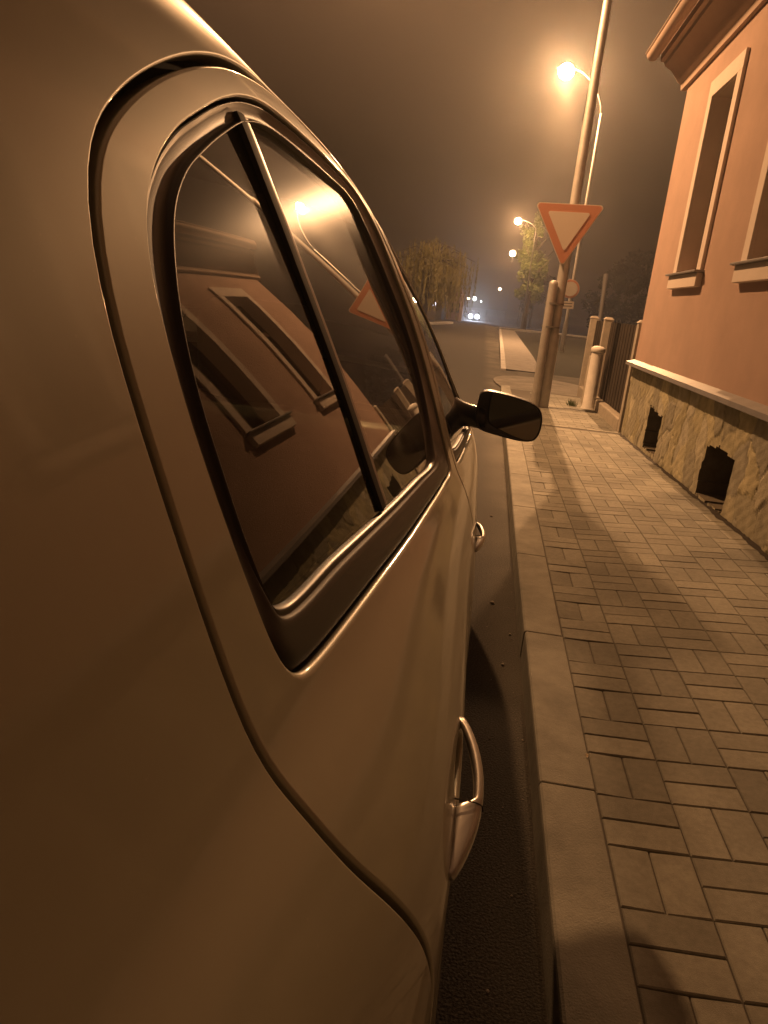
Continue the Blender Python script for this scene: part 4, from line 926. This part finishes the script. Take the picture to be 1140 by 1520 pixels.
# weeping willow on the left
wl = thing('willow_tree', 'weeping willow with hanging yellowish strands on the left of the street', 'tree', (-3.7, 46, .08)); mb = MB()
mb.tube([(-3.7, 46, .08), (-3.6, 46, 2), (-3.5, 46, 4)], [.3, .24, .14], 12)
tips = []
for k in range(40):
    a = random.uniform(0, 6.28); L = random.uniform(.9, 2.8); zt = random.uniform(3.9, 4.9)-.15*L; e_ = (-3.5+L*math.cos(a), 46+L*math.sin(a), zt-.35*L*.5)
    mb.tube([(-3.5, 46, 3.6), (-3.5+L*.5*math.cos(a), 46+L*.5*math.sin(a), zt), e_], [.05, .03, .008], 6); tips.append((Vector((-3.5, 46, zt)), Vector(e_)))
mb.build('trunk', BARK, wl, smooth=True); mb = MB()
for k in range(650):
    a_, b_ = random.choice(tips); t_ = random.uniform(.15, 1.12); p = a_.lerp(b_, t_)+Vector((random.gauss(0, .18), random.gauss(0, .18), random.gauss(0, .12))); L = random.uniform(.8, 2.9); q = 0; sw = random.uniform(-.06, .06)
    while q < L:
        w = random.uniform(.07, .13); ang = random.uniform(0, PI); d = Vector((math.cos(ang), math.sin(ang), 0)); c = p+Vector((sw*q*q, 0, -q)); dn_ = Vector((random.gauss(0, .25), random.gauss(0, .25), -1)).normalized()
        mb.add([c-d*w*.3, c+dn_*w, c+d*w*.3, c-dn_*w], [(0, 1, 2, 3)]); q += .085
mb.build('crown', mat('willow_leaf', (.17, .145, .04), .6, noise=(1, .25)), wl)
# houses far on the left and a low wall
for x0, x1, y0, y1, h_, lab, cl in ((-9.5, -4.4, 70, 80, 2.9, 'low dark house with a lit wall lamp behind the willow', (.08, .065, .05)), (-4.2, -2.6, 86, 96, 2.6, 'small tan gabled house at the left side of the far street', (.25, .15, .09))):
    b0 = gz(y0)-.05; t = thing('far_house', lab, 'house', ((x0+x1)/2, y0, b0)); M_ = mat('far_render', cl, .9, noise=(.8, .1))
    MB().box(x0, x1, y0, y1, b0, b0+h_).build('wall', M_, t)
    xm = (x0+x1)/2; m = MB(); m.extrude_y([(x0-.2, b0+h_+.01), (xm, b0+h_+1.5), (x1+.2, b0+h_+.01)], [y0-.2, y1+.2]); m.build('roof', TILE, t)
    for k in range(2):
        xx = x0+(x1-x0)*(.25+.4*k); wf = MB().box(xx, xx+.7*min(1, (x1-x0)/3), y0-.03, y0-.002, b0+.9, b0+1.9).build('window', bpy.data.materials['dark_glass'], t)
wlp = thing('wall_lamp', 'small white lamp glowing on the dark house at the left', 'lamp', (-4.6, 69.6, H-.3)); MB().box(-4.66, -4.5, 69.9, 69.99, H-.42, H-.1).build('bracket', LAMPH, wlp)
m = MB(); m.ring_loft([[(-4.55+r*math.cos(a), 69.75+r*math.sin(a), H-.27+z) for a in [2*PI*k/12 for k in range(12)]] for r, z in ((.08, -.2), (.12, -.1), (.12, .12), (.06, .2))]); m.build('shade', emit('cool_lamp', (.8, .75, .9), 4), wlp, smooth=True)
gp_ = thing('gate_post', 'tall pale gate post left of the oncoming car', 'post', (-2.35, 78, gz(78))); MB().box(-2.5, -2.2, 77.9, 78.2, gz(78)-.05, gz(78)+2.6).build('shaft', mat('tan_pillar', (.4, .3, .2), .9, noise=(3, .2)), gp_); MB().box(-2.55, -2.15, 77.85, 78.25, gz(78)+2.605, gz(78)+2.7).build('cap', CONC, gp_)
# ------------------------------------------------------------------ haze, sky, camera
if HAZE > 0:
    mb = MB().box(-70, 70, -14, 230, -3.4, 12.5); hz = mb.build('haze', None); tag(hz, kind='stuff'); tag(hz, 'thin night haze hanging in the lamp light', 'haze')
    m = bpy.data.materials.new('haze'); m.use_nodes = True; nt = m.node_tree; nt.nodes.clear(); o = nt.nodes.new('ShaderNodeOutputMaterial'); v = nt.nodes.new('ShaderNodeVolumePrincipled')
    v.inputs['Color'].default_value = (.9, .88, .85, 1); v.inputs['Density'].default_value = HAZE; v.inputs['Anisotropy'].default_value = HAZE_G; nt.links.new(v.outputs[0], o.inputs['Volume']); hz.data.materials.append(m)
w = bpy.data.worlds.new('World'); SC.world = w; w.use_nodes = True; nt = w.node_tree; bg = nt.nodes['Background']
tc = nt.nodes.new('ShaderNodeTexCoord'); sx_ = nt.nodes.new('ShaderNodeSeparateXYZ'); nt.links.new(tc.outputs['Generated'], sx_.inputs[0]); cr = nt.nodes.new('ShaderNodeValToRGB')
cr.color_ramp.elements[0].position = .04; cr.color_ramp.elements[0].color = SKY0; cr.color_ramp.elements[1].position = .6; cr.color_ramp.elements[1].color = SKY1
e_ = cr.color_ramp.elements.new(.16); e_.color = tuple(c*1.5 for c in SKY0[:3])+(1,)
nt.links.new(sx_.outputs['Z'], cr.inputs[0]); nt.links.new(cr.outputs[0], bg.inputs[0]); bg.inputs[1].default_value = SKYS
cd = bpy.data.cameras.new('camera'); cam = bpy.data.objects.new('camera', cd); C.objects.link(cam); SC.camera = cam
R = np.array([[0.98613552, 0.13435155, -0.09739809], [0.13050244, -0.26535497, 0.95527789], [0.102498, -0.95474415, -0.27920917]])
cam.matrix_world = Matrix([[R[0, 0], -R[0, 1], -R[0, 2], 0], [R[1, 0], -R[1, 1], -R[1, 2], 0], [R[2, 0], -R[2, 1], -R[2, 2], H], [0, 0, 0, 1]])
cd.sensor_fit = 'VERTICAL'; cd.sensor_height = 36; cd.lens = 36*1098/1520; cd.clip_start = .02; cd.clip_end = 2000
SC.view_settings.view_transform = 'Standard'; SC.view_settings.look = 'None'; SC.view_settings.exposure = EXPO; SC.view_settings.gamma = 1
SC.render.engine = 'CYCLES'; SC.cycles.max_bounces = 8; SC.cycles.transparent_max_bounces = 12; SC.cycles.volume_bounces = 0; SC.cycles.use_denoising = True
SC.cycles.volume_step_rate = 10; SC.cycles.sample_clamp_indirect = 6; SC.cycles.caustics_reflective = False; SC.cycles.caustics_refractive = False
